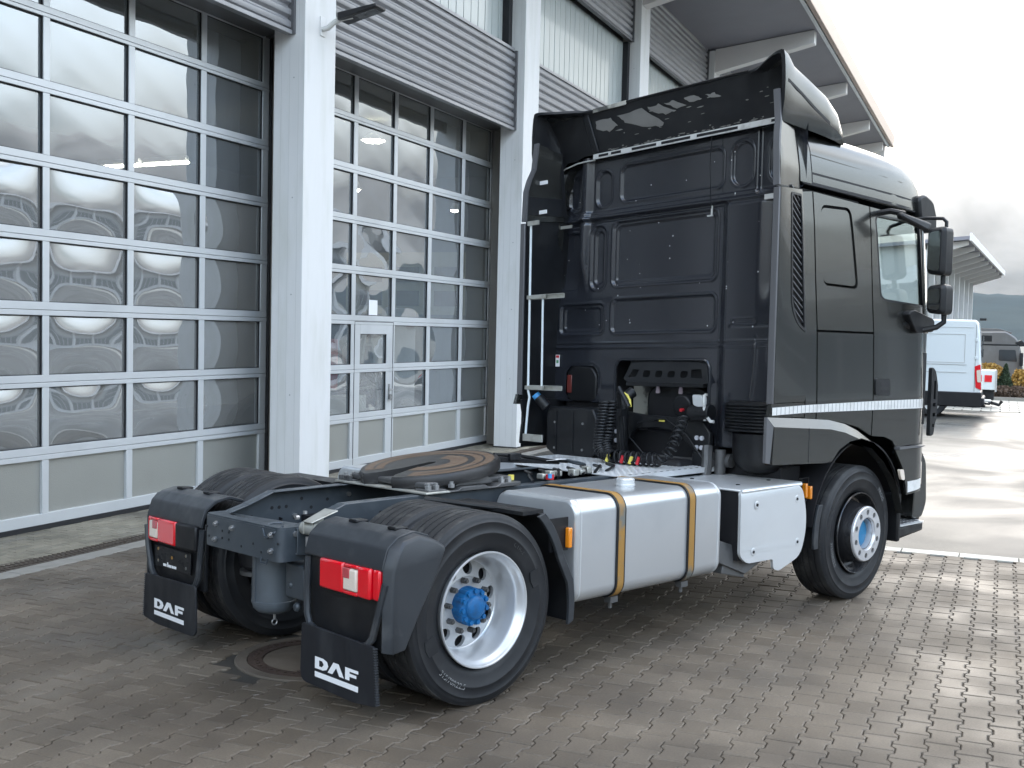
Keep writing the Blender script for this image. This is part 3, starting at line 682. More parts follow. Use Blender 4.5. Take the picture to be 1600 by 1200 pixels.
simple_hall('opposite_hall', 'low hall across the yard mirrored in the side window of the truck', (58, 2), (16, -38), 14, 6.4, 4, 1.6, 0, 9)
# ------------------------------------------------------------------ the truck
T = thing('tractor_truck', 'dark grey two-axle tractor truck with a high sleeper cab standing in the yard', 'truck', (0, 0, 0))
def tp(name, mb, m, par=None, wp=True, **k): return put(name, mb, m, par or T, wp=wp, **k)
def mirror(mb): 
    o = MB(); o.v = [(x, -y, z) for x, y, z in mb.v]; o.f = [f[::-1] for f in mb.f]; return o
ZT = [.2, 1.0, 1.5, 1.98, 2.29, 2.73, 2.96, 3.22, 3.40, 3.6]; YT = [1.20, 1.215, 1.222, 1.206, 1.182, 1.153, 1.130, 1.105, 1.07, 1.0]
def rnd_(x): return 1.2*max(0, min(x, 5.05)-4.6)**2
def yside(x, z): return float(np.interp(z, ZT, YT))-rnd_(x)
def zcan(x, z): return z/(1+.0185*1.2-.01*max(x-3, 0))
def skin(name, outline, m, par=None, holes=(), yf=yside, off=0, th=.02, side=-1, step=.05, xstep=None, measured=True):
    loops = [list(outline)]+[list(h) for h in holes]
    flat = [p for l in loops for p in l]
    tris = tessellate_polygon([[Vector((p[0], p[1], 0)) for p in l] for l in loops])
    bm = bmesh.new(); vs = [bm.verts.new((p[0], 0, p[1])) for p in flat]
    for a in tris:
        try: bm.faces.new([vs[i] for i in a])
        except ValueError: pass
    zs = [p[1] for p in flat]; xs = [p[0] for p in flat]
    z = min(zs)+step
    while z < max(zs)-.004:
        bmesh.ops.bisect_plane(bm, geom=bm.verts[:]+bm.edges[:]+bm.faces[:], plane_co=(0, 0, z), plane_no=(0, 0, 1)); z += step
    x = min(xs)+(xstep or 9)
    if max(xs) > 4.6: 
        for x in (4.6, 4.65, 4.7, 4.75, 4.8, 4.85, 4.9, 4.95, 5.0): bmesh.ops.bisect_plane(bm, geom=bm.verts[:]+bm.edges[:]+bm.faces[:], plane_co=(x, 0, 0), plane_no=(1, 0, 0))
    elif xstep:
        while x < max(xs)-.004:
            bmesh.ops.bisect_plane(bm, geom=bm.verts[:]+bm.edges[:]+bm.faces[:], plane_co=(x, 0, 0), plane_no=(1, 0, 0)); x += xstep
    bmesh.ops.remove_doubles(bm, verts=bm.verts, dist=1e-5)
    bm.verts.index_update(); n = len(bm.verts)
    P2 = [(v.co.x, v.co.z) for v in bm.verts]
    fr = [tuple(v.index for v in f.verts) for f in bm.faces]
    bd = [(e.verts[0].index, e.verts[1].index) for e in bm.edges if len(e.link_faces) == 1]
    bm.free()
    def pos(x, z, d):
        y = yf(x, z)+off-d; zz = zcan(x, z) if measured else z
        return warp((x, side*y, zz))
    V = [pos(x, z, 0) for x, z in P2]+[pos(x, z, th) for x, z in P2]
    Fc = []
    for f in fr:
        a, b, c = (Vector(V[f[0]]), Vector(V[f[1]]), Vector(V[f[2]])); nn = (b-a).cross(c-a)
        g = f if nn.y*side > 0 else f[::-1]
        Fc.append(g); Fc.append(tuple(i+n for i in g[::-1]))
    for a, b in bd: Fc.append((a, b, b+n, a+n))
    ob = emit_obj(name, V, Fc, m, par or T, smooth=40, fixn=True)
    me = ob.data; e = 1e-3; nor = []
    o0 = wloc(par or T)
    me.update()
    for pl in me.polygons:
        isf = all(v < n for v in pl.vertices)
        for li in pl.loop_indices:
            vi = me.loops[li].vertex_index
            if isf:
                x, z = P2[vi]; dx = (yf(x+e, z)-yf(x-e, z))/(2*e); dz = (yf(x, z+.02)-yf(x, z-.02))/.04
                nn = Vector((-dx, side, -dz)).normalized(); nor.append(nn)
            else: nor.append(pl.normal.copy())
    me.normals_split_custom_set(nor)
    return ob

# --- chassis
def rail(s):
    g = MB()
    pts_top = [(-.60, .865), (-.46, .905), (-.29, .968), (.2, .972), (4.9, .972)]
    pts_bot = [(-.60, .725), (-.46, .70), (-.29, .69), (.2, .69), (4.9, .69)]
    poly = pts_top+pts_bot[::-1]
    g.prism(poly, s*.392, s*.384)
    for i in range(4):
        (x0, z0), (x1, z1) = pts_top[i], pts_top[i+1]
        a, b = sorted((s*.384, s*.315))
        g.hexa([(x0, a, z0-.008), (x0, b, z0-.008), (x0, b, z0), (x0, a, z0)], [(x1, a, z1-.008), (x1, b, z1-.008), (x1, b, z1), (x1, a, z1)])
        (x0, z0), (x1, z1) = pts_bot[i], pts_bot[i+1]
        g.hexa([(x0, a, z0), (x0, b, z0), (x0, b, z0+.008), (x0, a, z0+.008)], [(x1, a, z1), (x1, b, z1), (x1, b, z1+.008), (x1, a, z1+.008)])
    return g
for s in (-1, 1):
    r = tp('frame_rail', rail(s), M['steel'], bevel=.004)
    g = MB()
    for x, z in ((-.40, .82), (-.26, .86), (-.21, .86), (-.16, .86), (-.05, .90), (.02, .84), (.14, .88), (-.44, .76)): g.cyl((x, s*.393-.002*s, z), (x, s*.3935, z), .011, n=10); g.cyl((x, s*.3838, z), (x, s*.3825, z), .011, n=10)
    stuff(tp('rail_hole', g, M['dark'], r))
    g = MB()
    for x, z in ((-.10, .80), (.18, .82), (.30, .90), (.34, .83), (-.50, .80)): g.cyl((x, s*.392, z), (x, s*.410, z), .016, n=6); g.cyl((x, s*.384, z), (x, s*.372, z), .016, n=6)
    stuff(tp('rail_bolt', g, M['bolt'], r))
g = MB().prism(roundpoly([(-.70, -.372), (-.70, .402), (-.56, .402), (-.56, .394), (-.690, .394), (-.690, -.364), (-.47, -.364), (-.47, -.372)], [.05, .05, 0, 0, .04, .04, 0, 0], 5), .69, .862, 'z')
cmb = tp('rear_crossmember', g, M['steel'], bevel=.003)
g = MB().prism(roundpoly([(-.695, -.37), (-.695, .40), (-.52, .40), (-.56, .33), (-.625, .27), (-.635, -.24), (-.58, -.31), (-.50, -.37)], [.05, .05, .01, .03, .05, .05, .03, .01], 5), .858, .872, 'z')
tp('crossmember_flange', g, M['steel'], cmb, bevel=.005)
g = MB()
for y, z in ((.26, .825), (.09, .82), (-.30, .83), (-.30, .745), (.27, .735)): g.cut(); g.cyl((-.70, y, z), (-.712, y, z), .017, n=6); g.cyl((-.712, y, z), (-.722, y, z), .009, n=8)
for x, z in ((-.60, .835),): g.cut(); g.cyl((x, -.372, z), (x, -.388, z), .017, n=6)
tp('crossmember_bolt', g, M['bolt'], cmb)
g = MB()
for y, z in ((.36, .80), (.34, .745), (.20, .79), (.20, .75), (.13, .79), (.13, .75), (-.12, .76), (-.2, .725), (-.36, .79), (0.0, .73)): g.cyl((-.7005, y, z), (-.702, y, z), .007, n=8)
stuff(tp('crossmember_hole', g, M['dark'], cmb))
tp('tie_down_loop', MB().tube([(-.703, -.215, .855), (-.706, -.24, .815), (-.706, -.27, .812), (-.704, -.33, .845), (-.66, -.34, .876), (-.60, -.25, .878), (-.64, -.215, .876), (-.70, -.215, .862)], .006, 6), M['steel'], cmb)
tp('tie_down_loop', MB().tube([(-.700, -.20, .70), (-.706, -.205, .672), (-.706, -.26, .672), (-.700, -.265, .70)], .006, 6), M['steel'], cmb)
# cross bars inside the frame
for x, z0, z1 in ((-.05, .70, .80), (1.3, .70, .9), (2.4, .70, .95)): tp('cross_tube', MB().box(x, x+.12, -.383, .383, z0, z1), M['dark'])
# galvanised bracket at the right rail end
b = tp('pipe_clamp', MB().cyl((-.565, -.40, .868), (-.565, -.52, .868), .034, n=18).cyl((-.565, -.52, .868), (-.565, -.585, .866), .024, n=16), M['galv'])
tp('clamp_plate', MB().hexa([(-.60, -.44, .905), (-.60, -.52, .905), (-.60, -.52, .911), (-.60, -.44, .911)], [(-.44, -.41, .955), (-.44, -.53, .955), (-.44, -.53, .961), (-.44, -.41, .961)]).hexa([(-.60, -.435, .84), (-.60, -.445, .84), (-.60, -.445, .905), (-.60, -.435, .905)], [(-.45, -.405, .86), (-.45, -.415, .86), (-.45, -.415, .95), (-.45, -.405, .95)]), M['galv'], b, bevel=.003)
tp('clamp_bolt', MB().cyl((-.60, -.40, .925), (-.62, -.40, .925), .012, n=6).cyl((-.56, -.40, .94), (-.56, -.40, .955), .012, n=6).cyl((-.585, -.47, .83), (-.585, -.47, .78), .016, n=8), M['bolt'], b)
tp('hose', MB().tube([(-.55, -.40, .70), (-.60, -.46, .66), (-.58, -.52, .68), (-.52, -.50, .76), (-.55, -.46, .83)], .008, 6), M['black'])
# air tanks and rear suspension
g = MB().lathe([(.001, .335), (.05, .338), (.09, .350), (.114, .372), (.121, .40), (.121, .404), (.124, .406), (.124, .415), (.121, .417), (.121, .70), (.09, .74), (.001, .75)], (-.50, -.02, 0), 'z', 40)
at_ = tp('air_tank', g, M['steel2']); tp('tank_seam', MB().box(-.626, -.618, -.028, -.020, .42, .72), M['steel2'], at_)
tp('drain_ring', MB().tube([(-.52+.016*cos(a), -.06, .295+.016*sin(a)) for a in [2*pi*i/12 for i in range(13)]], .004, 6).cyl((-.52, -.06, .31), (-.52, -.06, .34), .008, n=8), M['bolt'], at_)
g = MB().lathe([(.09, .50), (.125, .53), (.135, .60), (.13, .70), (.12, .80)], (-.33, .38, 0), 'z', 32); sp = tp('air_spring', g, M['dark'])
tp('spring_plate', MB().cyl((-.33, .38, .475), (-.33, .38, .50), .125, n=32), M['casting'], sp); tp('damper_rod', MB().cyl((-.36, .40, .30), (-.36, .40, .48), .022, n=12), M['steel'], sp)
g = MB().lathe([(.09, .50), (.125, .53), (.135, .60), (.13, .70), (.12, .80)], (-.33, -.42, 0), 'z', 32); sp = tp('air_spring', g, M['dark'])
tp('valve_block', MB().box(-.56, -.44, -.40, -.22, .47, .66).cyl((-.57, -.27, .54), (-.54, -.27, .54), .02, n=12).cyl((-.57, -.33, .43), (-.54, -.33, .43), .025, n=12), M['steel'], bevel=.012)
tp('rear_axle', MB().cyl((0, -.9, .5), (0, .9, .5), .075, n=20).lathe([(.001, -.17), (.10, -.16), (.19, -.08), (.215, 0), (.19, .08), (.10, .16), (.001, .17)], (0, .03, .5), 'y', 28).cyl((.1, 0, .5), (2.6, 0, .62), .05, n=12), M['dark'], wp=False)
tp('brake_chamber', MB().cyl((-.16, -.36, .50), (-.34, -.36, .50), .075, n=20).cyl((-.16, .42, .50), (-.34, .42, .50), .075, n=20), M['dark'], wp=False)
tp('engine_block', MB().box(2.7, 4.7, -.37, .37, .42, 1.02).box(3.3, 4.8, -.62, .62, .9, 1.25), M['dark'], bevel=.04)
tp('front_axle', MB().cyl((3.82, -.85, .5), (3.82, .85, .5), .07, n=16), M['dark'], wp=False)

tp('underbody_shade_block', MB().box(2.3, 4.4, -.36, .36, .34, .66).box(1.0, 2.2, -.30, .30, .42, .62).cyl((.5, .30, .45), (1.6, .30, .45), .12, n=20), M['dark'], bevel=.05)  # dark blocks added below the frame to deepen the shade under the truck
# --- wheels
def tyre(par, x, yc, w, R=.5, s=-1, txt=None):
    h = w/2
    ys = lambda t: yc+t*s*-1
    side = [(.300, -.40*w), (.308, -.435*w), (.345, -.475*w), (.395, -.50*w), (.397, -.504*w), (.402, -.504*w), (.404, -.499*w), (.448, -.488*w), (.450, -.492*w), (.455, -.492*w), (.457, -.483*w), (.468, -.470*w), (.476, -.462*w), (.480, -.455*w), (R-.014, -.44*w)]
    pr = side+[(R-.006, -.425*w)]
    body = pr+[(R-.014, 0)]+[(r, -t) for r, t in pr[::-1]]
    t_ = tp('tyre', MB().lathe([(r, yc+t) for r, t in body], (x, 0, .5), 'y', 96), M['tyre'], par, wp=False, smooth=50)
    tr = [(R-.012, -.436*w), (R-.004, -.42*w), (R, -.395*w)]; gr = [-.25, -.085, .085, .25]
    for c in gr: tr += [(R, (c-.018)*w), (R-.011, (c-.013)*w), (R-.011, (c+.013)*w), (R, (c+.018)*w)]
    tr += [(R, .395*w), (R-.004, .42*w), (R-.012, .436*w)]
    tp('tread', MB().lathe([(r, yc+t) for r, t in tr], (x, 0, .5), 'y', 120), M['tread_rubber'], t_, wp=False, smooth=30)
    g = MB()                               # sipes along the rib edges
    for k in range(110):
        a = 2*pi*k/110
        for c in (-.25, -.085, .085, .25, -.41, .41):
            for q in (-.036, .036):
                y = yc+(c+q)*w; r0 = R+.0006
                da = .004; v = [(x+r0*cos(a+e), y+d*w, .5+r0*sin(a+e)) for e, d in ((-da, -.012), (da, -.012), (da+.006, .012), (-da+.006, .012))]
                g.add(v, [(0, 1, 2, 3)])
    stuff(tp('tread_sipe', g, M['dark'], t_, wp=False, smooth=None))
    # raised sidewall characters and blocks
    return t_
def ring_text(par, s_, x, y, z, r, a0, size, m, direction=1):
    fc = bpy.data.curves.new('txt', 'FONT'); fc.body = s_; fc.size = size; fc.extrude = .0; fc.resolution_u = 2
    o = bpy.data.objects.new('txt', fc); COL.objects.link(o); bpy.context.view_layer.update(); dg = bpy.context.evaluated_depsgraph_get(); me = bpy.data.meshes.new_from_object(o.evaluated_get(dg))
    v = [tuple(p.co) for p in me.vertices]; f = [tuple(p.vertices) for p in me.polygons]
    bpy.data.objects.remove(o); bpy.data.curves.remove(fc)
    V = []
    for (tx, ty, _) in v:
        a = a0-tx/r*direction; rr = r+ty*direction
        V.append((x+rr*cos(a), y, z+rr*sin(a)))
    return stuff(emit_obj('sidewall_lettering', V, f, m, par, smooth=None))
def disc_holes(g, x, z, y, r0, r1, n, rh, rc, y1=None, a0=0):
    y1 = y if y1 is None else y1
    for k in range(n):
        am = a0+2*pi*k/n; w = pi/n; o = []
        for i in range(9): a = am-w+2*w*i/8; o.append((r1*cos(a), r1*sin(a)))
        for i in range(9): a = am+w-2*w*i/8; o.append((r0*cos(a), r0*sin(a)))
        c = (rc*cos(am), rc*sin(am)); h = [(c[0]+rh*cos(-2*pi*i/14), c[1]+rh*sin(-2*pi*i/14)) for i in range(14)]
        tr = tessellate_polygon([[Vector((*p, 0)) for p in o], [Vector((*p, 0)) for p in h]])
        fl = o+h; 
        V = [(x+p[0], y+(y1-y)*(hypot(*p)-r0)/(r1-r0), z+p[1]) for p in fl]; g.add(V, [tuple(t) for t in tr])
        V = [(x+p[0], y+(y1-y)*(hypot(*p)-r0)/(r1-r0)+dy, z+p[1]) for dy in (0, .022*(1 if y < 0 else -1)) for p in h]; m_ = len(h)
        g.add(V, [(i, (i+1) % m_, m_+(i+1) % m_, m_+i) for i in range(m_)])
def rear_wheel(s):
    w = tp('rear_wheel', MB().cyl((0, s*.62, .5), (0, s*1.00, .5), .235, n=40), M['dark'], wp=False)
    to = tyre(w, 0, s*1.064, .300, s=s); tyre(w, 0, s*.722, .300, s=s)
    Y = lambda d: s*(1.214-d)
    prof = [(.283, Y(.30)), (.283, Y(.03)), (.299, Y(.014)), (.304, Y(.003)), (.301, Y(-.004)), (.295, Y(-.004)), (.289, Y(.006)), (.284, Y(.024)), (.272, Y(.034)), (.266, Y(.06)), (.258, Y(.085)), (.250, Y(.12)), (.246, Y(.155)), (.238, Y(.172)), (.232, Y(.177))]
    rm = tp('rim', MB().lathe(prof, (0, 0, .5), 'y', 72), M['rim'], w, wp=False, smooth=40)
    g = MB(); disc_holes(g, 0, .5, Y(.155), .150, .234, 10, .0345, .193, Y(.178), a0=.2)
    g.lathe([(.150, Y(.155)), (.146, Y(.150)), (.085, Y(.150))], (0, 0, .5), 'y', 60); tp('rim_disc', g, M['rim_disc'], rm, wp=False, smooth=30)
    g = MB()
    for k in range(10):
        a = 2*pi*(k+.5)/10+.2; cx, cz = .137*cos(a), .5+.137*sin(a); g.cut(); g.cyl((cx, Y(.149), cz), (cx, Y(.118), cz), .0165, n=6); g.cyl((cx, Y(.118), cz), (cx, Y(.108), cz), .010, n=8)
    tp('wheel_nut', g, M['casting'], rm, wp=False)
    g = MB().lathe([(.001, Y(.058)), (.050, Y(.058)), (.060, Y(.066)), (.064, Y(.080)), (.090, Y(.086)), (.094, Y(.092)), (.097, Y(.149)), (.10, Y(.15))], (0, 0, .5), 'y', 48)
    for k in range(11):
        a = 2*pi*k/11+.4; cx, cz = .084*cos(a), .5+.084*sin(a); g.cyl((cx, Y(.088), cz), (cx, Y(.070), cz), .013, n=6); g.cyl((cx, Y(.140), cz), (cx, Y(.086), cz), .018, n=10)
    tp('hub', g, M['blue'], w, wp=False, smooth=40)
    return w, to
wr, to = rear_wheel(-1); rear_wheel(1)
yl = -1.064-.300*.5-.0035
ring_text(to, '315/70R22.5', 0, yl+.0028, .5, .415, radians(222), .042, M['letter'], -1)
ring_text(to, 'CTR-2', 0, yl+.0045, .5, .368, radians(58), .034, M['tread_rubber'])
for a0 in (18, 200):                        # hexagonal moulded badges
    g = MB(); a = radians(a0); c = (.385*cos(a), .5+.385*sin(a)); hexp = []
    for dx_, dz_ in ((-.030, -.045), (.030, -.045), (.040, 0), (.030, .045), (-.030, .045), (-.040, 0)):
        hexp.append((c[0]+dx_*cos(a)-dz_*sin(a), c[1]+dx_*sin(a)+dz_*cos(a)))
    g.prism(hexp, yl+.012, yl+.0015); tp('sidewall_badge', g, M['tyre'], to, wp=False)
def front_wheel(s):
    x = 3.82; w = tp('front_wheel', MB().cyl((x, s*.90, .5), (x, s*1.02, .5), .24, n=40), M['dark'], wp=False)
    t_ = tyre(w, x, s*1.043, .300, s=s)
    Y = lambda d: s*(1.193-d)
    rm = tp('rim', MB().lathe([(.283, Y(.25)), (.284, Y(.03)), (.299, Y(.012)), (.304, Y(.0)), (.301, Y(-.005)), (.293, Y(-.003)), (.286, Y(.012)), (.275, Y(.05)), (.262, Y(.085)), (.245, Y(.090)), (.228, Y(.06)), (.214, Y(-.02)), (.206, Y(-.055)), (.190, Y(-.062))], (x, 0, .5), 'y', 72), M['rim_dark'], w, wp=False, smooth=40)
    g = MB(); disc_holes(g, x, .5, Y(-.074), .124, .198, 10, .0205, .162, a0=.3)
    g.lathe([(.198, Y(-.074)), (.204, Y(-.068)), (.206, Y(-.052))], (x, 0, .5), 'y', 60); g.lathe([(.124, Y(-.074)), (.120, Y(-.068)), (.116, Y(-.02)), (.112, Y(0))], (x, 0, .5), 'y', 60)
    hr = tp('hub_ring', g, M['hub_alu'], w, wp=False, smooth=35)
    g = MB()
    for k in range(10):
        a = 2*pi*k/10+.3; cx, cz = x+.162*cos(a), .5+.162*sin(a); g.cut(); g.cyl((cx, Y(-.045), cz), (cx, Y(-.072), cz), .0155, n=6)
    tp('wheel_nut', g, M['casting'], hr, wp=False)
    tp('nut_disc', MB().lathe([(.112, Y(-.052)), (.19, Y(-.052))], (x, 0, .5), 'y', 40), M['casting'], hr, wp=False)
    tp('hub_cap', MB().lathe([(.001, Y(-.020)), (.08, Y(-.022)), (.104, Y(-.012)), (.116, Y(.0))], (x, 0, .5), 'y', 40), M['blue_cap'], w, wp=False)
    return t_
tf = front_wheel(-1); front_wheel(1)
ring_text(tf, '315/70R22.5', 3.82, -1.043-.1535, .5, .395, radians(185), .040, M['letter'], -1)
ring_text(tf, 'PROG', 3.82, -1.043-.1530, .5, .400, radians(48), .045, M['letter'])

# --- rear mudguards, flaps and lamps
def arcpts(cx, cz, r, a0, a1, n): return [(cx+r*cos(radians(a0+(a1-a0)*i/n)), cz+r*sin(radians(a0+(a1-a0)*i/n))) for i in range(n+1)]
def letters(par, y0, x, zb, wid=.365):
    u = wid/6.1; h = .060
    Ds = [(0, 0), (1.15, 0), (1.7, .16), (1.95, .5), (1.75, .84), (1.2, 1), (0, 1)]; Dh = [(.62, .25), (1.02, .25), (1.28, .5), (1.05, .75), (.62, .75)]
    As = [(1.85, 0), (2.65, 1), (3.4, 1), (4.15, 0), (3.5, 0), (3.05, .60), (2.52, 0)]
    Fs = [(4.3, 0), (4.92, 0), (4.92, .32), (5.85, .32), (5.85, .58), (4.92, .58), (4.92, .74), (6.1, .74), (6.1, 1), (4.3, 1)]
    Bs = [(0, -.72), (6.1, -.72), (6.1, -.26), (0, -.26)]
    lg = None
    for nm, o, hh in (('logo_letter', Ds, [Dh]), ('logo_letter', As, []), ('logo_letter', Fs, []), ('logo_bar', Bs, [])):
        lp = [o]+hh; fl = [p for l in lp for p in l]; tr = tessellate_polygon([[Vector((*p, 0)) for p in l] for l in lp])
        emit_obj(nm, [warp((x, y0-p[0]*u, zb+.045+p[1]*h)) for p in fl], [tuple(t) for t in tr], M['white'], par, smooth=None, fixn=False)
for s in (-1, 1):
    Yo = lambda d: s*d
    pr = roundpoly([(-.36, .905), (-.46, .935), (-.555, .915), (-.622, .865), (-.648, .775), (-.648, .755), (-.628, .755), (-.628, .78), (-.60, .855), (-.545, .895), (-.46, .915), (-.36, .885)], .012, 2)
    ys_ = sorted((Yo(.53), Yo(1.18)))
    mg = tp('rear_mudguard', MB().prism(pr, ys_[0], ys_[1]), M['mud'], bevel=.004)
    # rounded outer skirt
    sk = [(-.648, .76), (-.615, .862), (-.56, .905), (-.46, .925), (-.36, .895), (-.30, .862), (-.315, .80), (-.40, .64), (-.47, .52), (-.545, .38), (-.648, .37)]
    g = MB(); ib = [Yo(1.178)]*len(sk)
    n_ = len(sk); v = [(x, Yo(1.178), z) for x, z in sk]+[(x+(.018 if x < -.6 else 0), Yo(1.222), z-.008*(z > .8)) for x, z in sk]+[(x+.03*(x < -.6), Yo(1.236), z-.028*(z > .8)+.0*(z < .5)) for x, z in sk]
    f = [tuple(range(n_))]+[(a*n_+i, a*n_+(i+1) % n_, (a+1)*n_+(i+1) % n_, (a+1)*n_+i) for a in (0, 1) for i in range(n_)]+[tuple(range(2*n_, 3*n_))[::-1]]
    tp('mudguard_skirt', MB().add(v, f), M['mud'], mg, smooth=50, bevel=.004)
    g = MB()
    for yy in (.70, 1.02): g.cut(); g.hexa([(-.42, Yo(yy), .925), (-.42, Yo(yy+.07), .925), (-.42, Yo(yy+.07), .940), (-.42, Yo(yy), .940)], [(-.50, Yo(yy), .925), (-.50, Yo(yy+.07), .925), (-.50, Yo(yy+.07), .944), (-.50, Yo(yy), .944)])
    tp('clip_socket', g, M['black'], mg, bevel=.006)
    tp('light_housing', MB().box(-.615, -.59, *sorted((Yo(.535), Yo(1.20))), .37, .775), M['black'], mg, bevel=.006)
    tp('housing_rim', MB().tube([(-.63, Yo(.540), .745), (-.640, Yo(.545), .60), (-.645, Yo(.555), .46), (-.648, Yo(.585), .405), (-.65, Yo(.64), .385), (-.652, Yo(1.02), .375), (-.652, Yo(1.075), .39), (-.650, Yo(1.115), .43), (-.648, Yo(1.165), .58), (-.64, Yo(1.195), .70)], .019, 8), M['mud'], mg)
    # the lamp
    a, b = (.685, 1.158)
    lm = tp('tail_light', MB().prism(rrect(*sorted((Yo(.555), Yo(1.175))), .606, .764, .02), -.625, -.612, 'x'), M['black'])
    if s < 0: segs = [('red_lens', .685, .885, 'red'), ('red_lens', 1.002, 1.105, 'red'), ('end_lens', 1.108, 1.165, 'red')]
    else: segs = [('blank_cover', .56, .80, 'black'), ('red_lens', .805, 1.02, 'red'), ('end_lens', 1.125, 1.165, 'red')]
    for nm, y0, y1, mm in segs: 
        lo, hi = sorted((Yo(y0), Yo(y1))); tp(nm, MB().box(-.668 if 'end' not in nm else -.655, -.62, lo, hi, .612, .762), M[mm], lm, bevel=.012)
    y0, y1 = (.888, 1.0) if s < 0 else (1.023, 1.122)
    lo, hi = sorted((Yo(y0), Yo(y1))); ym = sorted((Yo(y0), Yo((y0+y1)/2+.004)))
    tp('reversing_lens', MB().box(-.670, -.62, lo, hi, .632, .742), M['white_lens'], lm, bevel=.010)
    tp('reflex_lens', MB().box(-.673, -.64, ym[0]+.002, ym[1]-.002, .693, .744), M['red2'], lm, bevel=.004)
    tp('red_lens', MB().box(-.666, -.62, lo, hi, .745, .762).box(-.666, -.62, lo, hi, .612, .630), M['red'], lm, bevel=.006)
    # flap
    o = roundpoly([(Yo(.545), .41), (Yo(1.155), .40), (Yo(1.185), .118), (Yo(1.0), .098), (Yo(.535), .108)], [.02, .02, .03, .02, .06], 4)
    fl = tp('mud_flap', MB().prism(o, -.672, -.658, 'x'), M['flap'], bevel=.003)
    g = MB()
    for k in range(22): z = .125+k*.0125; yy = 1.180-(z-.11)*.09; g.box(-.676, -.654, *sorted((Yo(yy-.006), Yo(yy+.006))), z, z+.006)
    stuff(tp('flap_rib', g, M['mud'], fl, smooth=None))
    letters(fl, -.672 if s < 0 else 1.035, -.6738, .155)
    # forward half of the mudguard
    ar = arcpts(0, .5, .60, 47, 20, 8)+arcpts(.0, .42, .66, 12, -8, 5); ar2 = [(x+.012, z+.004) for x, z in ar][::-1]
    fm = tp('front_mudguard_section', MB().prism(ar+ar2, *sorted((Yo(.60), Yo(1.20)))), M['black'])
    ar3 = [(x-.035*(1-.2*i/13), z-.012) for i, (x, z) in enumerate(ar)][::-1]
    tp('edge_band', MB().prism([(x+.014, z+.006) for x, z in ar]+ar3, *sorted((Yo(1.201), Yo(1.222)))), M['mud'], fm, bevel=.003)
    tp('mudguard_stay', MB().cyl((.10, Yo(.60), .985), (.44, Yo(1.15), .935), .016, n=10).box(.30, .46, *sorted((Yo(.56), Yo(1.17))), .935, .955), M['black'], fm)
# number plate on the left housing
g = tp('number_plate', MB().box(-.640, -.632, .66, 1.10, .455, .585), M['black'], bevel=.003)
pg = MB()
for k, (y, z) in enumerate(((1.05, .565), (1.05, .49), (.88, .53), (.71, .565), (.71, .49))): pg.cut(); pg.cyl((-.640, y, z), (-.643, y, z), .010, n=8)
tp('plate_screw', pg, M['rust'], g)
pg = MB()
for k in range(26): 
    y = random.uniform(.68, 1.08); z = random.uniform(.49, .578); pg.box(-.6412, -.640, y-.01, y+.01, z-.006, z+.006)
stuff(tp('plate_moulding', pg, M['dark'], g))
pg = MB()
for k, (y0, y1) in enumerate(((.985, .962), (.958, .946), (.936, .925), (.921, .900), (.896, .885), (.878, .862), (.858, .842), (.838, .826))):
    pg.box(-.6425, -.641, y1, y0, .466, .482+(.012 if k == 2 else 0))
stuff(tp('plate_print', pg, M['white'], g, smooth=None))

# --- fifth wheel
FW = Vector((.64, 0, 1.105)); TL = radians(7)
def tilt(p): x, y, z = p; return (FW.x+x*cos(TL)+z*sin(TL)*-1, y, FW.z+z*cos(TL)+x*sin(TL))
w5 = tp('fifth_wheel', MB().box(.30, .98, -.36, .36, 1.0, 1.035), M['casting'], bevel=.01)
r5 = .445; o = []
aa = [radians(x) for x in np.linspace(197, 540-197, 40)]   # from lower rear, round the front
o = [(r5*cos(a), r5*.99*sin(a)) for a in [radians(x) for x in np.linspace(-162, 162, 48)]]
o = [(x, y) for x, y in o]+[(-.36, .09), (-.20, .045), (.02, .030), (.05, 0), (.02, -.030), (-.20, -.045), (-.36, -.09)]
def skirt(o, z0, z1, inset):
    n = len(o); v = [tilt((x*(1-inset), y*(1-inset), z0)) for x, y in o]+[tilt((x, y, z0-.018)) for x, y in o]+[tilt((x*.985, y*.985, z1)) for x, y in o]
    return v, [(i, (i+1) % n, n+(i+1) % n, n+i) for i in range(n)]+[(n+i, n+(i+1) % n, 2*n+(i+1) % n, 2*n+i) for i in range(n)], n
v, f, n_ = skirt(o, 0, -.066, .03)
tr = tessellate_polygon([[Vector((x, y, 0)) for x, y in o]]); f += [tuple(t) for t in tr]
pl = tp('coupling_plate', MB().add(v, f), M['grease'], w5, smooth=45)
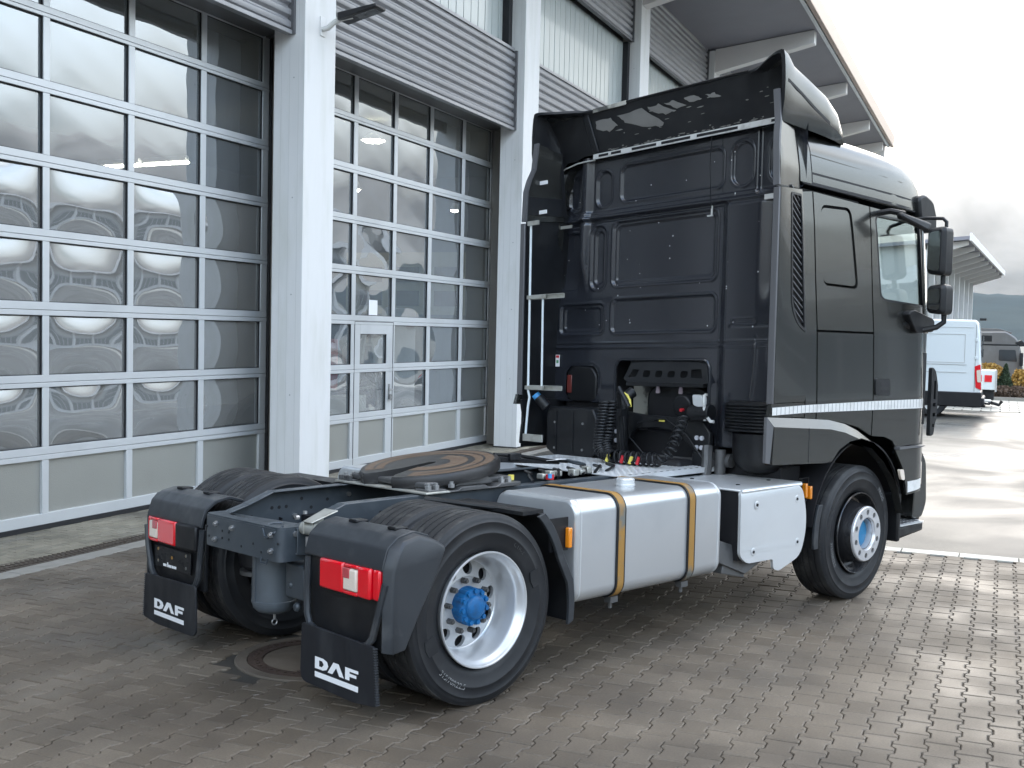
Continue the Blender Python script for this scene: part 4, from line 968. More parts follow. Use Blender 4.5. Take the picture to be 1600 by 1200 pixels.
# worn brown bands on the plate top
M['wear'] = mat('worn_grease_band', (.135, .088, .055), .5, .1, dirt=(.10, .06, .04), dscale=12, damt=.6, rvar=.08)
def band(ra, rb, a0, a1, h, n=44, cx=0):
    V = [tilt((cx+r*cos(radians(a0+(a1-a0)*i/n)), r*sin(radians(a0+(a1-a0)*i/n)), h)) for i in range(n+1) for r in (ra, rb)]
    return MB().add(V, [(2*i, 2*i+1, 2*i+3, 2*i+2) for i in range(n)])
tp('wear_band', band(.285, .405, -150, 150, .0012), M['wear'], pl, smooth=None)
tp('wear_band', band(.335, .350, -140, 145, .0024), M['grease'], pl, smooth=None)
tp('wear_band', band(.13, .24, -165, 20, .0012), M['wear'], pl, smooth=None)
for s in (-1, 1):
    tp('pivot_bracket', MB().hexa([(.50, s*.40, 1.0), (.82, s*.40, 1.0), (.82, s*.30, 1.0), (.50, s*.30, 1.0)], [(.60, s*.40, 1.09), (.74, s*.40, 1.09), (.74, s*.32, 1.09), (.60, s*.32, 1.09)]), M['casting'], w5, bevel=.012)
    o = [(.27, .975), (.27, 1.0), (.40, 1.0), (.43, .985), (.50, .985), (.53, 1.002), (.72, 1.002), (.75, .985), (.82, .985), (.85, 1.0), (1.02, 1.0), (1.02, .975)]
    tp('mounting_angle', MB().prism(o, *sorted((s*.30, s*.43))), M['casting'], w5, bevel=.004)
    g = MB()
    for x in (.29, .35, .47, .88, .94): g.cut(); g.cyl((x, s*.40, 1.0), (x, s*.40, 1.022), .021, n=6); g.cyl((x, s*.40, 1.022), (x, s*.40, 1.036), .012, n=8)
    tp('mounting_bolt', g, M['bolt'], w5)
tp('mounting_plate', MB().box(.235, .42, -.45, .44, .978, .990), M['galv'], w5, bevel=.003)
g = MB()
for y in (.42, .37, .33): g.cut(); g.cyl((.27, y, .99), (.27, y, 1.02), .018, n=6)
tp('plate_bolt', g, M['casting'], w5)
tp('release_arm', MB().hexa([(1.02, -.20, 1.10), (1.02, -.16, 1.10), (1.02, -.16, 1.14), (1.02, -.20, 1.14)], [(1.72, -.10, 1.035), (1.72, -.07, 1.035), (1.72, -.07, 1.055), (1.72, -.10, 1.055)]).tube([(1.02, -.18, 1.15), (1.3, -.15, 1.12), (1.6, -.12, 1.07), (1.8, -.10, 1.05)], .012, 8).box(1.15, 1.25, -.20, -.13, 1.10, 1.145), M['black'], w5, bevel=.004)
tp('arm_ring', MB().tube([(1.86+.075*cos(a), -.12+.055*sin(a), 1.04-.02*cos(a)) for a in [2*pi*i/20 for i in range(21)]], .009, 6), M['steel'], w5)
tp('paper_tag', MB().box(1.55, 1.75, -.135, -.085, 1.072, 1.074), M['white'], w5)
tp('grease_cap', MB().cyl((1.03, -.33, 1.0), (1.03, -.33, 1.03), .02, n=12), M['yellow'], w5)
g = MB()
for k in range(7): 
    x = 1.2+.14*k; g.cut(); g.tube([(x, -.36+.02*k, .98), (x+.1, -.22, 1.0+.01*(k % 3)), (x+.25, -.10, .99), (x+.35, .06, .985)], .010, 6)
tp('cable_loom', g, M['black'])
g = MB()
for k in range(6): x = 1.35+.1*k; g.cut(); g.box(x, x+.05, -.30+.03*(k % 3), -.24+.03*(k % 3), .975, 1.01+.01*(k % 2))
tp('valve_unit', g, M['galv'], bevel=.006)
tp('red_blue_tag', MB().cyl((1.30, -.41, .99), (1.30, -.41, 1.02), .028, n=14), M['redpl']); tp('blue_button', MB().cyl((1.285, -.425, 1.0), (1.285, -.425, 1.026), .014, n=12), M['bluepl'])

# --- fuel tank
def ext_x(outline, x0, x1, r=.03):          # rounded-end prism along x
    n = len(outline); cy = sum(p[0] for p in outline)/n; cz = sum(p[1] for p in outline)/n; V = []
    st = [(x0, .93), (x0+.004, .965), (x0+.015, .988), (x0+r, 1), (x1-r, 1), (x1-.015, .988), (x1-.004, .965), (x1, .93)]
    for x, k in st: 
        for y, z in outline: V.append((x, cy+(y-cy)*(1-(1-k)*1.0), cz+(z-cz)*(1-(1-k)*1.0)))
    m_ = len(st); F_ = [(i*n+k, i*n+(k+1) % n, (i+1)*n+(k+1) % n, (i+1)*n+k) for i in range(m_-1) for k in range(n)]
    return MB().add(V, F_+[tuple(range(n))[::-1], tuple(range((m_-1)*n, m_*n))])
TO = rrect(-1.205, -.545, .405, .985, .085, 8)
ft = tp('fuel_tank', ext_x(TO, .69, 2.07), M['alu'], smooth=45)
lt = tp('left_tank', mirror(ext_x(TO, .80, 2.3)), M['alu'], smooth=45)
tp('left_box', MB().box(2.4, 3.1, .50, 1.19, .42, .93), M['alu_box'], bevel=.03)  # unseen box added on the far side, keeps light from under the truck
for x0 in (1.03, 1.70):
    def ringo(d): return rrect(-1.205-d, -.545+d, .405-d, .985+d, .085+d, 8)
    def hoop(d0, d1, xa, xb):
        a, b = ringo(d0), ringo(d1); n = len(a); V = [(x, y, z) for x in (xa, xb) for q in (a, b) for y, z in q]
        F_ = []
        for i in range(n): j = (i+1) % n; F_ += [(i, j, n+j, n+i), (2*n+i, 3*n+i, 3*n+j, 2*n+j), (n+i, n+j, 3*n+j, 3*n+i)]
        return MB().add(V, F_)
    st = tp('tank_strap', hoop(.003, .012, x0+.014, x0+.066), M['rust'], ft); tp('rubber_liner', hoop(.0005, .010, x0+.002, x0+.078), M['black'], st)
    tp('strap_bolt', MB().box(x0+.01, x0+.075, -1.17, -1.12, .365, .40).cyl((x0+.04, -1.14, .33), (x0+.04, -1.14, .37), .012, n=8), M['casting'], st)
for xs_ in (.728, 2.024): tp('weld_seam', hoop(-.001, .0022, xs_, xs_+.007), M['alu_box'], ft)
cp = tp('tank_cap', MB().lathe([(.058, .98), (.058, .99), (.062, .992), (.062, 1.0), (.058, 1.003), (.058, 1.028), (.050, 1.036), (.001, 1.036)], (1.43, -.93, 0), 'z', 28), M['alu_box'], ft)
tp('tank_bracket', MB().box(.9, 1.02, -.56, -.40, .5, .95).box(1.75, 1.87, -.56, -.40, .5, .95), M['dark'])
# --- aluminium covered box
BOX = roundpoly([(2.27, .944), (2.99, .932), (3.052, .74), (3.058, .60), (3.00, .43), (2.73, .355), (2.665, .375), (2.655, .445), (2.35, .450), (2.275, .50)], [.05, .09, .12, .12, .1, .05, .02, .02, .04, .04], 5)
ab = skin('side_box_cover', [(x, z) for x, z in BOX], M['alu_box'], yf=lambda x, z: 1.215-.9*max(0, z-.885)**1.5-.25*max(0, 2.30-x)*1.0, th=.02, step=.03)
tb = tp('side_box_top', MB().prism([(2.275, -1.195), (3.03, -1.19), (3.05, -.50), (2.34, -.44), (2.275, -.50)], .905, .921, 'z'), M['alu_box'], bevel=.008)
tp('side_box_edge', MB().tube([(2.28, -1.198, .908), (2.6, -1.20, .909), (3.0, -1.196, .905)], .014, 8), M['alu_box'], tb)
for x, z in ((2.445, .83), (2.93, .83), (2.42, .52), (2.95, .53)):
    zz = zcan(x, z); dp = tp('screw_dimple', MB().lathe([(.001, -1.2155), (.014, -1.2165), (.022, -1.2175), (.027, -1.215)], (x, 0, zz), 'y', 20), M['alu_box'], ab); tp('screw', MB().cyl((x, -1.216, zz), (x, -1.221, zz), .010, n=8), M['dark'], ab)
for x, y in ((2.5, -1.02), (2.9, -1.0), (2.55, -.6)): tp('screw', MB().cyl((x, y, .921), (x, y, .926), .014, n=8), M['dark'], tb)
tp('box_body', MB().box(2.29, 3.02, -1.18, -.42, .46, .90), M['dark'])
tp('box_foot', MB().hexa([(2.12, -1.12, .47), (2.12, -.9, .47), (2.16, -.9, .60), (2.16, -1.12, .60)], [(2.40, -1.17, .36), (2.40, -.95, .36), (2.66, -.95, .445), (2.66, -1.17, .445)]).hexa([(2.20, -1.12, .38), (2.20, -.95, .38), (2.42, -.95, .38), (2.42, -1.15, .33)], [(2.22, -1.12, .44), (2.22, -.95, .44), (2.42, -.95, .44), (2.42, -1.15, .43)]), M['casting'], bevel=.006)
tp('side_reflector', MB().box(3.10, 3.125, -1.18, -1.145, .80, .90), M['amber'], bevel=.005); tp('side_marker', MB().box(3.145, 3.17, -1.19, -1.15, .79, .88), M['amber'], bevel=.005)
tp('marker_bracket', MB().tube([(3.08, -1.13, .93), (3.22, -1.12, .93), (3.22, -1.12, .78), (3.16, -1.12, .76)], .005, 6).tube([(3.14, -1.12, .92), (3.14, -1.12, .60), (3.10, -1.10, .5)], .006, 6), M['black'])
mk = tp('side_marker', MB().box(.615, .645, -1.222, -1.19, .735, .845), M['amber'], bevel=.006); tp('marker_plate', MB().box(.50, .64, -1.19, -1.175, .72, .90), M['black'], mk)
# --- catwalk
CW = [(1.90, -.50), (2.95, -.50), (2.98, .35), (2.72, .42), (2.72, .86), (2.10, .86), (1.96, .60), (1.90, .1)]
cw = tp('catwalk', MB().prism(CW, .965, .976, 'z'), M['tread'], bevel=.003)
g = MB()
def inside(x, y, P):
    c = False
    for i in range(len(P)):
        (x1, y1), (x2, y2) = P[i-1], P[i]
        if (y1 > y) != (y2 > y) and x < (x2-x1)*(y-y1)/(y2-y1)+x1: c = not c
    return c
for i in range(34):
    for j in range(44):
        x = 1.925+i*.031; y = -.47+j*.031
        if not inside(x, y, [(p[0]*.995+.01, p[1]*.97) for p in CW]): continue
        d = 1 if (i+j) % 2 else -1; a = .011; b_ = .0035
        g.add([(x-a, y-a*d, .9762), (x+b_, y-b_*d, .9762), (x+a, y+a*d, .9762), (x-b_, y+b_*d, .9762), (x, y, .9785)], [(0, 1, 4), (1, 2, 4), (2, 3, 4), (3, 0, 4)])
stuff(tp('tread_stud', g, M['tread'], cw, smooth=None))
tp('catwalk_lip', MB().box(1.90, 2.95, -.512, -.502, .94, .978), M['tread'], cw)
g = MB()
for k in range(14): x = 2.0+k*.068; g.cut(); g.box(x, x+.022, -.49, -.478, .976, .9775)
tp('drain_slot', g, M['dark'], cw)
# ------------------------------------------------------------------ the cab
def rsdf(y, z, y0, y1, z0, z1, r):
    cy, cz = (y0+y1)/2, (z0+z1)/2; qy = abs(y-cy)-(y1-y0)/2+r; qz = abs(z-cz)-(z1-z0)/2+r
    return np.hypot(np.maximum(qy, 0), np.maximum(qz, 0))+np.minimum(np.maximum(qy, qz), 0)-r
def sst(e0, e1, x): t = np.clip((x-e0)/(e1-e0), 0, 1); return t*t*(3-2*t)
def rear_wall():
    y0, y1, z0, z1, st = -1.13, 1.19, 1.12, 3.40, .0076
    ys = np.arange(y0, y1+st/2, st); zs = np.arange(z0, z1+st/2, st); Yg, Zg = np.meshgrid(ys, zs, indexing='ij')
    X = np.full_like(Yg, 3.0)
    def panel(a, b, c, d, r, dep, w=.009, bead=.006):
        nonlocal X
        s = rsdf(Yg, Zg, a, b, c, d, r); X = X+dep*1.35*(1-sst(-w, w, s)); X = X-bead*np.exp(-((s-.014)/.0075)**2)
    panel(-.44, .52, 3.015, 3.285, .05, .012); panel(.965, 1.105, 3.0, 3.275, .065, .014); panel(.63, .775, 3.0, 3.27, .065, .014)
    panel(-.70, -.53, 3.0, 3.30, .08, .014); panel(-1.01, -.84, 3.0, 3.30, .08, .014)
    panel(-.415, .575, 2.345, 2.845, .045, .015); panel(-.385, .545, 2.375, 2.815, .035, .006)
    panel(.965, 1.16, 2.33, 2.80, .04, .014); panel(.66, .805, 2.33, 2.83, .06, .012); panel(.695, .77, 2.37, 2.79, .035, .010)
    panel(-.415, .57, 1.97, 2.225, .04, .013); panel(.67, 1.13, 1.97, 2.20, .035, .013); panel(.71, 1.09, 2.0, 2.17, .03, .006)
    panel(-.80, -.62, 2.015, 2.03, .007, .008, .006, .003)
    # ledge between the raised roof and the wall, waist beads
    X = X-.030*np.exp(-((Zg-2.905)/.016)**2)-.014*np.exp(-((Zg-2.945)/.010)**2)+.012*np.exp(-((Zg-2.875)/.010)**2)
    X = X+.016*sst(2.93, 2.96, Zg)
    X = X-.010*np.exp(-((Zg-1.85)/.009)**2)-.006*np.exp(-((Zg-1.885)/.007)**2)+.006*np.exp(-((Zg-1.87)/.006)**2)
    # corner columns
    wfold = .085+.07*sst(1.9, 3.3, Zg); X = X+.035*sst(.93, .96, Yg)*sst(2.25, 2.45, Zg)-.050*np.exp(-((Yg-.875)/(.030+.018*sst(2.2, 3.3, Zg)))**4)*sst(2.28, 2.6, Zg)
    X = X-.045*sst(-.46, -.56, Yg)*(1-sst(2.87, 2.92, Zg))+.030*sst(-.80, -.93, Yg)*(1-sst(2.87, 2.92, Zg))*sst(2.0, 2.3, Zg)
    X = X+.025*sst(-.74, -.77, Yg)*sst(2.92, 2.95, Zg)
    X = X+.010*np.exp(-((Zg-1.99+.03*0)/.004)**2)*sst(-.58, -.60, Yg)
    X = X+.008*np.exp(-(((Yg+.80)-.02*np.sin(Zg*6))/.006)**2)*sst(1.45, 1.50, Zg)*(1-sst(1.88, 1.93, Zg))
    panel(-1.08, -.94, 1.70, 1.93, .06, .02)
    # bottle niche
    panel(.69, 1.065, 1.47, 1.715, .10, .0, .012, .004)
    cutm = lambda y, z: (-.395 < y < .515 and z < 1.752 and not (z > 1.752-.05 and (y > .515-.05 or y < -.395+.05) and hypot(max(0, y-.465, -.345-y), z-1.702) > .05)) or (rsdf(np.float64(y), np.float64(z), .70, 1.055, 1.40, 1.705, .09) < -.004) or (z < 1.40 and y > .5)
    V = [(float(X[i, j]), float(ys[i]), float(zs[j])) for i in range(len(ys)) for j in range(len(zs))]; nz_ = len(zs)
    Fc = []
    for i in range(len(ys)-1):
        for j in range(nz_-1):
            if cutm(ys[i]+st/2, zs[j]+st/2): continue
            Fc.append((i*nz_+j, (i+1)*nz_+j, (i+1)*nz_+j+1, i*nz_+j+1))
    return MB().add(V, Fc)
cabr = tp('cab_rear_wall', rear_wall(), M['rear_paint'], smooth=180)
tp('opening_frame', MB().tube([(2.995, .515, 1.15), (2.995, .515, 1.69), (2.995, .49, 1.735), (2.995, .455, 1.752), (2.995, -.335, 1.752), (2.995, -.375, 1.735), (2.995, -.395, 1.69), (2.995, -.395, 1.15)], .012, 8), M['rear_paint'], cabr)
ws_ = MB()
random.seed(11)
for k in range(46):
    y, z = random.uniform(-1.0, 1.1), random.uniform(1.9, 3.3); r = random.uniform(.002, .0055)
    ws_.lathe([(.0005, 2.955), (r, 2.956)], (0, y, z), 'x', 6)
chips = stuff(tp('paint_chip', MB().add([(p[0]-.0, p[1], p[2]) for p in ws_.v], ws_.f), M['bare'], cabr, smooth=None))
tp('handle_stub', MB().box(2.962, 2.970, -.40, -.388, 2.80, 2.87).box(2.955, 2.970, -.405, -.36, 2.795, 2.805), M['bare'], cabr)
tp('cable', MB().tube([(2.95, -.385, 3.38), (2.93, -.39, 3.15), (2.945, -.395, 2.95), (2.955, -.395, 2.85)], .003, 5), M['black'], cabr)
tp('corner_bracket', MB().box(2.94, 2.955, -1.10, -.86, 2.86, 2.895), M['bare'], cabr); tp('corner_bracket', MB().box(2.95, 2.96, .99, 1.16, 2.845, 2.87), M['galv'], cabr)
tp('warning_label', MB().box(2.985, 2.988, 1.12, 1.165, 1.69, 1.79), M['white'], cabr); tp('label_print', MB().box(2.983, 2.9845, 1.13, 1.155, 1.72, 1.745), mat('green_print', (.1, .3, .15)), cabr); tp('label_print', MB().box(2.983, 2.9845, 1.125, 1.16, 1.765, 1.785), M['redpl'], cabr)
# perforated strip on top of the wall
tp('roof_rail', MB().box(2.935, 2.945, -1.10, .76, 3.372, 3.412), M['bare'])
g = MB()
for a, b in ((.70, .60), (.57, .47), (.36, .12), (.07, -.20), (-.26, -.62), (-.90, -1.06)): g.cut(); g.box(2.932, 2.9345, b, a, 3.383, 3.402)
tp('rail_slot', g, M['dark'])
tp('seam_lip', MB().tube([(2.96, .76, 3.37), (2.95, .86, 3.37), (2.96, .95, 3.37), (2.97, 1.10, 3.345), (2.97, 1.16, 3.31)], .006, 6), M['bare'])
# inner body
g = MB().box(3.04, 4.95, -1.08, 1.08, 1.84, 1.99).box(3.04, 4.9, .56, 1.08, 1.16, 1.838).box(3.04, 3.30, -1.10, -.43, 1.16, 1.838).box(3.31, 4.95, -1.12, .55, 1.26, 1.838).box(3.07, 3.86, -1.07, 1.07, 1.992, 2.93)
tp('cab_core', g, M['dark'])
tp('engine_tunnel', MB().box(3.27, 3.30, -.42, .55, 1.28, 1.80), M['cream'])
tp('dashboard', MB().box(4.55, 5.0, -1.05, 1.05, 1.99, 2.12), M['black'], bevel=.03)
sw = tp('steering_wheel', MB().tube([(4.42+.10*sin(a)*.6, -.62+.22*cos(a), 2.22+.20*sin(a)) for a in [2*pi*i/28 for i in range(29)]], .016, 8).cyl((4.42, -.62, 2.2), (4.6, -.62, 2.08), .03, n=10).box(4.40, 4.43, -.83, -.41, 2.20, 2.225), M['black'])
g = MB()
for y0 in (-.80, .42): g.cut(); g.box(3.93, 4.35, y0, y0+.42, 1.995, 2.10)
tp('seat_cushion', g, M['black'], bevel=.03)
g = MB()
for y0 in (.42,): g.box(3.88, 4.0, y0, y0+.42, 2.10, 2.72)
tp('seat_back', g, M['black'], bevel=.03)
# side skins
side_low = [(2.985, 1.372), (3.12, 1.372), (3.12, 2.965), (2.985, 2.95)]
arch_top = [(3.136, 1.365), (3.3, 1.360), (3.5, 1.335), (3.7, 1.30), (3.91, 1.225)]
M['gap'] = M['dark']
for s in (-1, 1):
    sp_ = skin('rear_corner_panel', side_low, M['paint'], side=s)
    skin('sleeper_side_panel', [(3.136, 2.000)]+[(3.136, 2.965), (3.908, 2.93), (3.908, 1.995)], M['paint'], side=s,
         holes=[roundpoly([(3.225, 2.885), (3.225, 2.315), (3.715, 2.305), (3.640, 2.895)][::1], .07, 5)])
    skin('sleeper_window_blank', roundpoly([(3.240, 2.865), (3.240, 2.335), (3.700, 2.325), (3.628, 2.875)], .06, 5), M['paint'], side=s, off=-.010, th=.01)
    skin('locker_door', [(3.136, 1.984)]+arch_top+[(3.908, 1.979)], M['paint'], side=s)
    wn_ = roundpoly([(3.985, 2.885), (4.035, 2.262), (4.09, 2.235), (4.83, 2.200), (4.715, 2.875)], [.07, .08, .06, .03, .05], 5)
    dr = skin('cab_door', [(3.924, 2.93), (4.60, 2.90), (4.85, 2.885), (4.875, 2.0), (4.862, 1.13), (4.30, 1.118), (4.245, 1.17), (4.12, 1.205), (3.924, 1.22)][::1], M['paint'], side=s, holes=[wn_])
    skin('window_glass', wn_, M['cabglass'], dr, side=s, off=-.016, th=.004)
    skin('window_frame', [(p[0], p[1]) for p in wn_], M['black'], dr, side=s, off=.001, th=.016, holes=[[( (p[0]-4.4)*.955+4.4, (p[1]-2.55)*.955+2.55) for p in wn_]])
    skin('window_pillar', [(4.690, 2.86), (4.76, 2.86), (4.85, 2.21), (4.785, 2.215)], M['black'], dr, side=s, off=.006, th=.02)
    # door crease
    skin('door_crease', [(3.93, 1.958), (4.86, 1.925), (4.86, 1.932), (3.93, 1.966)], M['paint'], dr, side=s, off=.003, th=.003)
    h = skin('door_handle', roundpoly([(3.935, 1.648), (3.935, 1.525), (4.155, 1.515), (4.155, 1.645)], .03, 4), M['black'], dr, side=s, off=.010, th=.01)
    skin('handle_recess', roundpoly([(4.01, 1.625), (4.01, 1.588), (4.135, 1.585), (4.135, 1.622)], .008, 3), M['dark'], h, side=s, off=.011, th=.001)
    skin('handle_recess', roundpoly([(4.01, 1.562), (4.01, 1.540), (4.135, 1.536), (4.135, 1.560)], .008, 3), M['dark'], h, side=s, off=.011, th=.001)
    # reflective strip in short pieces
    tps = skin('strip_base', [(2.572, 1.418), (2.98, 1.424), (3.92, 1.415), (4.80, 1.405), (4.80, 1.478), (3.92, 1.481), (2.98, 1.477), (2.572, 1.470)], M['strip'], side=s, off=.0035, th=.003, yf=lambda x, z: 1.2225-rnd_(x)+.0)
    g = MB()
    for k in range(44):
        x = 2.62+k*.0505; 
        if x > 4.78: continue
        y = (1.2265-rnd_(x)+.0006)*s; g.box(x, x+.004, *sorted((y, y-.0005*s)), zcan(x, 1.416), zcan(x, 1.48))
    stuff(tp('strip_joint', g, M['trim'], tps, smooth=None))
    # fender and wheel arch
    xl = 2.515 if s < 0 else 3.15
    outer = [(2.515, 1.408), (2.905, 1.388), (3.30, 1.362), (3.52, 1.325), (3.70, 1.270), (3.90, 1.185), (4.10, 1.065), (4.26, .925), (4.36, .80), (4.43, .61)]
    inn = [(2.545, 1.345), (2.905, 1.322), (3.26, 1.300), (3.46, 1.268), (3.655, 1.215), (3.85, 1.135), (4.04, 1.02), (4.19, .89), (4.29, .77), (4.37, .60)]
    low = [(4.36, .60), (4.275, .80), (4.17, .95), (4.05, 1.08), (3.88, 1.175), (3.70, 1.215), (3.53, 1.20), (3.39, 1.15), (3.29, 1.07), (3.235, 1.0)]
    low2 = [(3.20, 1.065), (2.534, 1.092)]
    if s > 0: outer = [q for q in outer if q[0] > 3.1]; inn = [q for q in inn if q[0] > 3.1]; outer = outer[-len(inn):]; low2 = []
    def fy(x, z): return 1.262-rnd_(x)*.6
    fn = skin('front_fender', inn[:1]+inn[1:]+low[1:9]+low2, M['paint'], side=s, yf=fy, th=.06)
    # bevelled upper band between body and fender face
    V = []; 
    for (xa, za), (xb, zb) in zip(outer, inn): V += [warp((xa, s*(1.222-rnd_(xa)), zcan(xa, za))), warp((xb, s*fy(xb, zb), zcan(xb, zb)))]
    k_ = len(outer); bnd = emit_obj('fender_bevel', V, [(2*i, 2*i+1, 2*i+3, 2*i+2) for i in range(k_-1)], M['paint'], fn, smooth=30)
    if s < 0: tp('fender_end', MB().hexa([(2.515, s*1.20, 1.08), (2.515, s*1.222, 1.08), (2.515, s*1.222, 1.378), (2.515, s*1.20, 1.378)], [(2.55, s*1.20, 1.07), (2.55, s*1.262, 1.07), (2.55, s*1.262, 1.315), (2.55, s*1.20, 1.375)]), M['trim'], fn)
    if s < 0: tp('fender_seam', MB().box(2.975, 2.982, *sorted((s*1.2622, s*1.2632)), 1.06, 1.29), M['dark'], fn)
    av = arcpts(3.82, .50, .665, 172, 20, 22)
    tp('wheel_arch_liner', MB().prism(av+[(x*1+.0, z+.012) for x, z in av][::-1], *sorted((s*.70, s*1.20))), M['dark'])
    mf = arcpts(3.82, .50, .60, 156, 186, 6); mf2 = [(x-.02, z) for x, z in mf][::-1]
    pm = tp('front_mudguard', MB().prism(mf+mf2, *sorted((s*.78, s*1.19))), M['black']); tp('edge_band', MB().prism([(x+.012, z) for x, z in mf]+[(x-.045, z) for x, z in mf][::-1], *sorted((s*1.191, s*1.212))), M['mud'], pm, bevel=.003)
    # lower front corner: step well and bumper
    skin('bumper_side', [(4.27, 1.098), (4.79, 1.09), (4.80, .745), (4.475, .735), (4.46, .80), (4.40, .95)], M['paint'], side=s, yf=lambda x, z: 1.232-rnd_(x))
    skin('reflective_patch', [(4.485, .838), (4.755, .842), (4.76, .768), (4.49, .752)], M['strip'], side=s, yf=lambda x, z: 1.232-rnd_(x), off=.003, th=.003)
    skin('bumper_ledge', [(4.30, 1.118), (4.82, 1.108), (4.82, 1.10), (4.30, 1.10)], M['trim'], side=s, yf=lambda x, z: 1.255-rnd_(x), th=.05)
    skin('side_marker_lamp', roundpoly([(4.325, .945), (4.395, .94), (4.42, .855), (4.365, .86)], .02, 3), M['white_lens'], side=s, yf=lambda x, z: 1.245, th=.02)
    b_ = tp('bumper_corner', MB().prism(roundpoly([(4.79, 1.09), (4.90, 1.06), (5.0, .95), (5.03, .62), (4.96, .50), (4.80, .50), (4.82, .74)], .04, 3), *sorted((s*.70, s*1.13))), M['paint'], bevel=.03)
    tp('headlamp', MB().box(4.83, 4.90, *sorted((s*1.04, s*1.150)), .76, .97), M['white_lens'], b_, bevel=.02)
    stp = tp('entry_step', MB().hexa([(4.44, s*1.0, .33), (4.44, s*1.20, .38), (4.44, s*1.20, .475), (4.44, s*1.0, .475)], [(4.93, s*1.0, .36), (4.93, s*1.16, .40), (4.93, s*1.16, .475), (4.93, s*1.0, .475)]), M['black'], bevel=.02)
    tp('step_tread', MB().prism(roundpoly([(4.46, s*.80), (4.46, s*1.205), (4.86, s*1.20), (4.90, s*1.12), (4.90, s*.80)], .02, 3), .476, .486, 'z'), M['alu_box'], stp)
    g = MB()
    for i in range(5):
        for j in range(3): x = 4.56+.06*i; y = s*(1.0+.06*j); g.box(x, x+.025, *sorted((y, y+s*.045)), .4862, .489)
    stuff(tp('tread_slot', g, M['dark'], stp, smooth=None))
    tp('step_well', MB().box(4.45, 4.93, *sorted((s*.70, s*.79)), .38, .75).box(4.42, 4.47, *sorted((s*.9, s*1.20)), .36, .74).box(4.86, 4.95, *sorted((s*.9, s*1.12)), .48, .76), M['black'], bevel=.015)
    # corner air deflector
    gd = [(4.86, 1.735), (4.93, 1.70), (4.975, 1.58), (4.975, 1.34), (4.94, 1.26), (4.93, 1.185), (4.86, 1.17)]
    holes = [[(4.905, 1.62), (4.905, 1.47), (4.94, 1.47), (4.94, 1.62)], [(4.90, 1.44), (4.90, 1.41), (4.945, 1.41), (4.945, 1.44)], [(4.90, 1.36), (4.90, 1.33), (4.945, 1.33), (4.945, 1.36)], [(4.90, 1.27), (4.90, 1.245), (4.935, 1.245), (4.935, 1.27)]]
    skin('corner_deflector', roundpoly(gd, .03, 3), M['black'], side=s, yf=lambda x, z: 1.215, th=.03, holes=holes)
    # grille of the side fairing
    def fyf(x, z, a=2.60, b=2.99): t = max(0, min(1, (x-a)/(b-a))); return 1.216*(1-t)+(yside(3.0, z)+.004)*t if z > 1.5 else 1.216
    gh = roundpoly([(2.775, 2.925), (2.785, 2.15), (2.86, 2.03), (2.972, 1.975), (2.965, 2.93)], [.03, .08, .08, .02, .02], 4)
    sf = skin('side_fairing', [(2.600, 2.935), (2.988, 2.965), (2.984, 1.500), (2.60, 1.500)], M['paint'], side=s, yf=fyf, th=.035, xstep=.1, holes=[gh] if s < 0 else ())
    skin('side_fairing_foot', [(2.575, 1.495), (2.980, 1.495), (2.980, 1.392), (2.55, 1.412)], M['paint'], sf, side=s, yf=fyf, th=.03)
    if s < 0:
        skin('grille_frame', gh, M['black'], sf, side=s, yf=fyf, off=.004, th=.012, xstep=.1, holes=[[((p[0]-2.87)*.80+2.872, (p[1]-2.47)*.955+2.475) for p in gh]])
        skin('grille_back', gh, M['dark'], sf, side=s, yf=fyf, off=-.045, th=.01)
        for k in range(19):
            z = 2.03+k*.049; x0 = 2.795 if z > 2.15 else 2.83
            a = [(x0, -fyf(x0, z)+.004, zcan(x0, z+.055)), (x0, -fyf(x0, z)+.030, zcan(x0, z+.055)), (x0, -fyf(x0, z)+.030, zcan(x0, z+.063)), (x0, -fyf(x0, z)+.004, zcan(x0, z+.063))]
            b = [(2.955, -fyf(2.955, z)+.004, zcan(x0, z-.035)), (2.955, -fyf(2.955, z)+.030, zcan(x0, z-.035)), (2.955, -fyf(2.955, z)+.030, zcan(x0, z-.027)), (2.955, -fyf(2.955, z)+.004, zcan(x0, z-.027))]
            tp('louvre', MB().hexa(a, b), M['trim'], sf)
    # rubber edge of the fairing, inner liner
    ed = [(2.585, s*1.20, zcan(2.6, z)) for z in (1.50, 2.2, 2.93)]
    tp('fairing_edge', MB().box(2.585, 2.603, *sorted((s*1.165, s*1.214)), zcan(2.6, 1.49), zcan(2.6, 2.935)), M['trim'], sf, bevel=.004)
    if s > 0: skin('fairing_liner', [(2.61, 2.94), (3.12, 2.96), (3.12, 1.02), (2.61, 1.02)], M['black'], sf, side=s, yf=fyf, off=-.037, th=.004, xstep=.1, measured=False)
    def uy(x, z): t = max(0, min(1, (x-2.6)/.36)); return (1.205-.10*max(0, z-3.1))*(1-t)+(1.125-.10*max(0, z-3.1))*t
    up = skin('upper_side_fairing', [(2.60, 2.950), (2.60, 3.20), (2.622, 3.30), (2.655, 3.385), (2.665, 3.60), (2.90, 3.52), (2.895, 3.36), (2.93, 3.20), (2.965, 2.972)], M['paint'], side=s, yf=uy, th=.035, xstep=.08)
    if s > 0: skin('fairing_liner', [(2.61, 2.945), (2.61, 3.17), (2.64, 3.30), (2.675, 3.50), (2.90, 3.46), (2.95, 3.20), (3.0, 2.945)], M['black'], up, side=s, yf=uy, off=-.037, th=.004, xstep=.08, measured=False)
    V = []
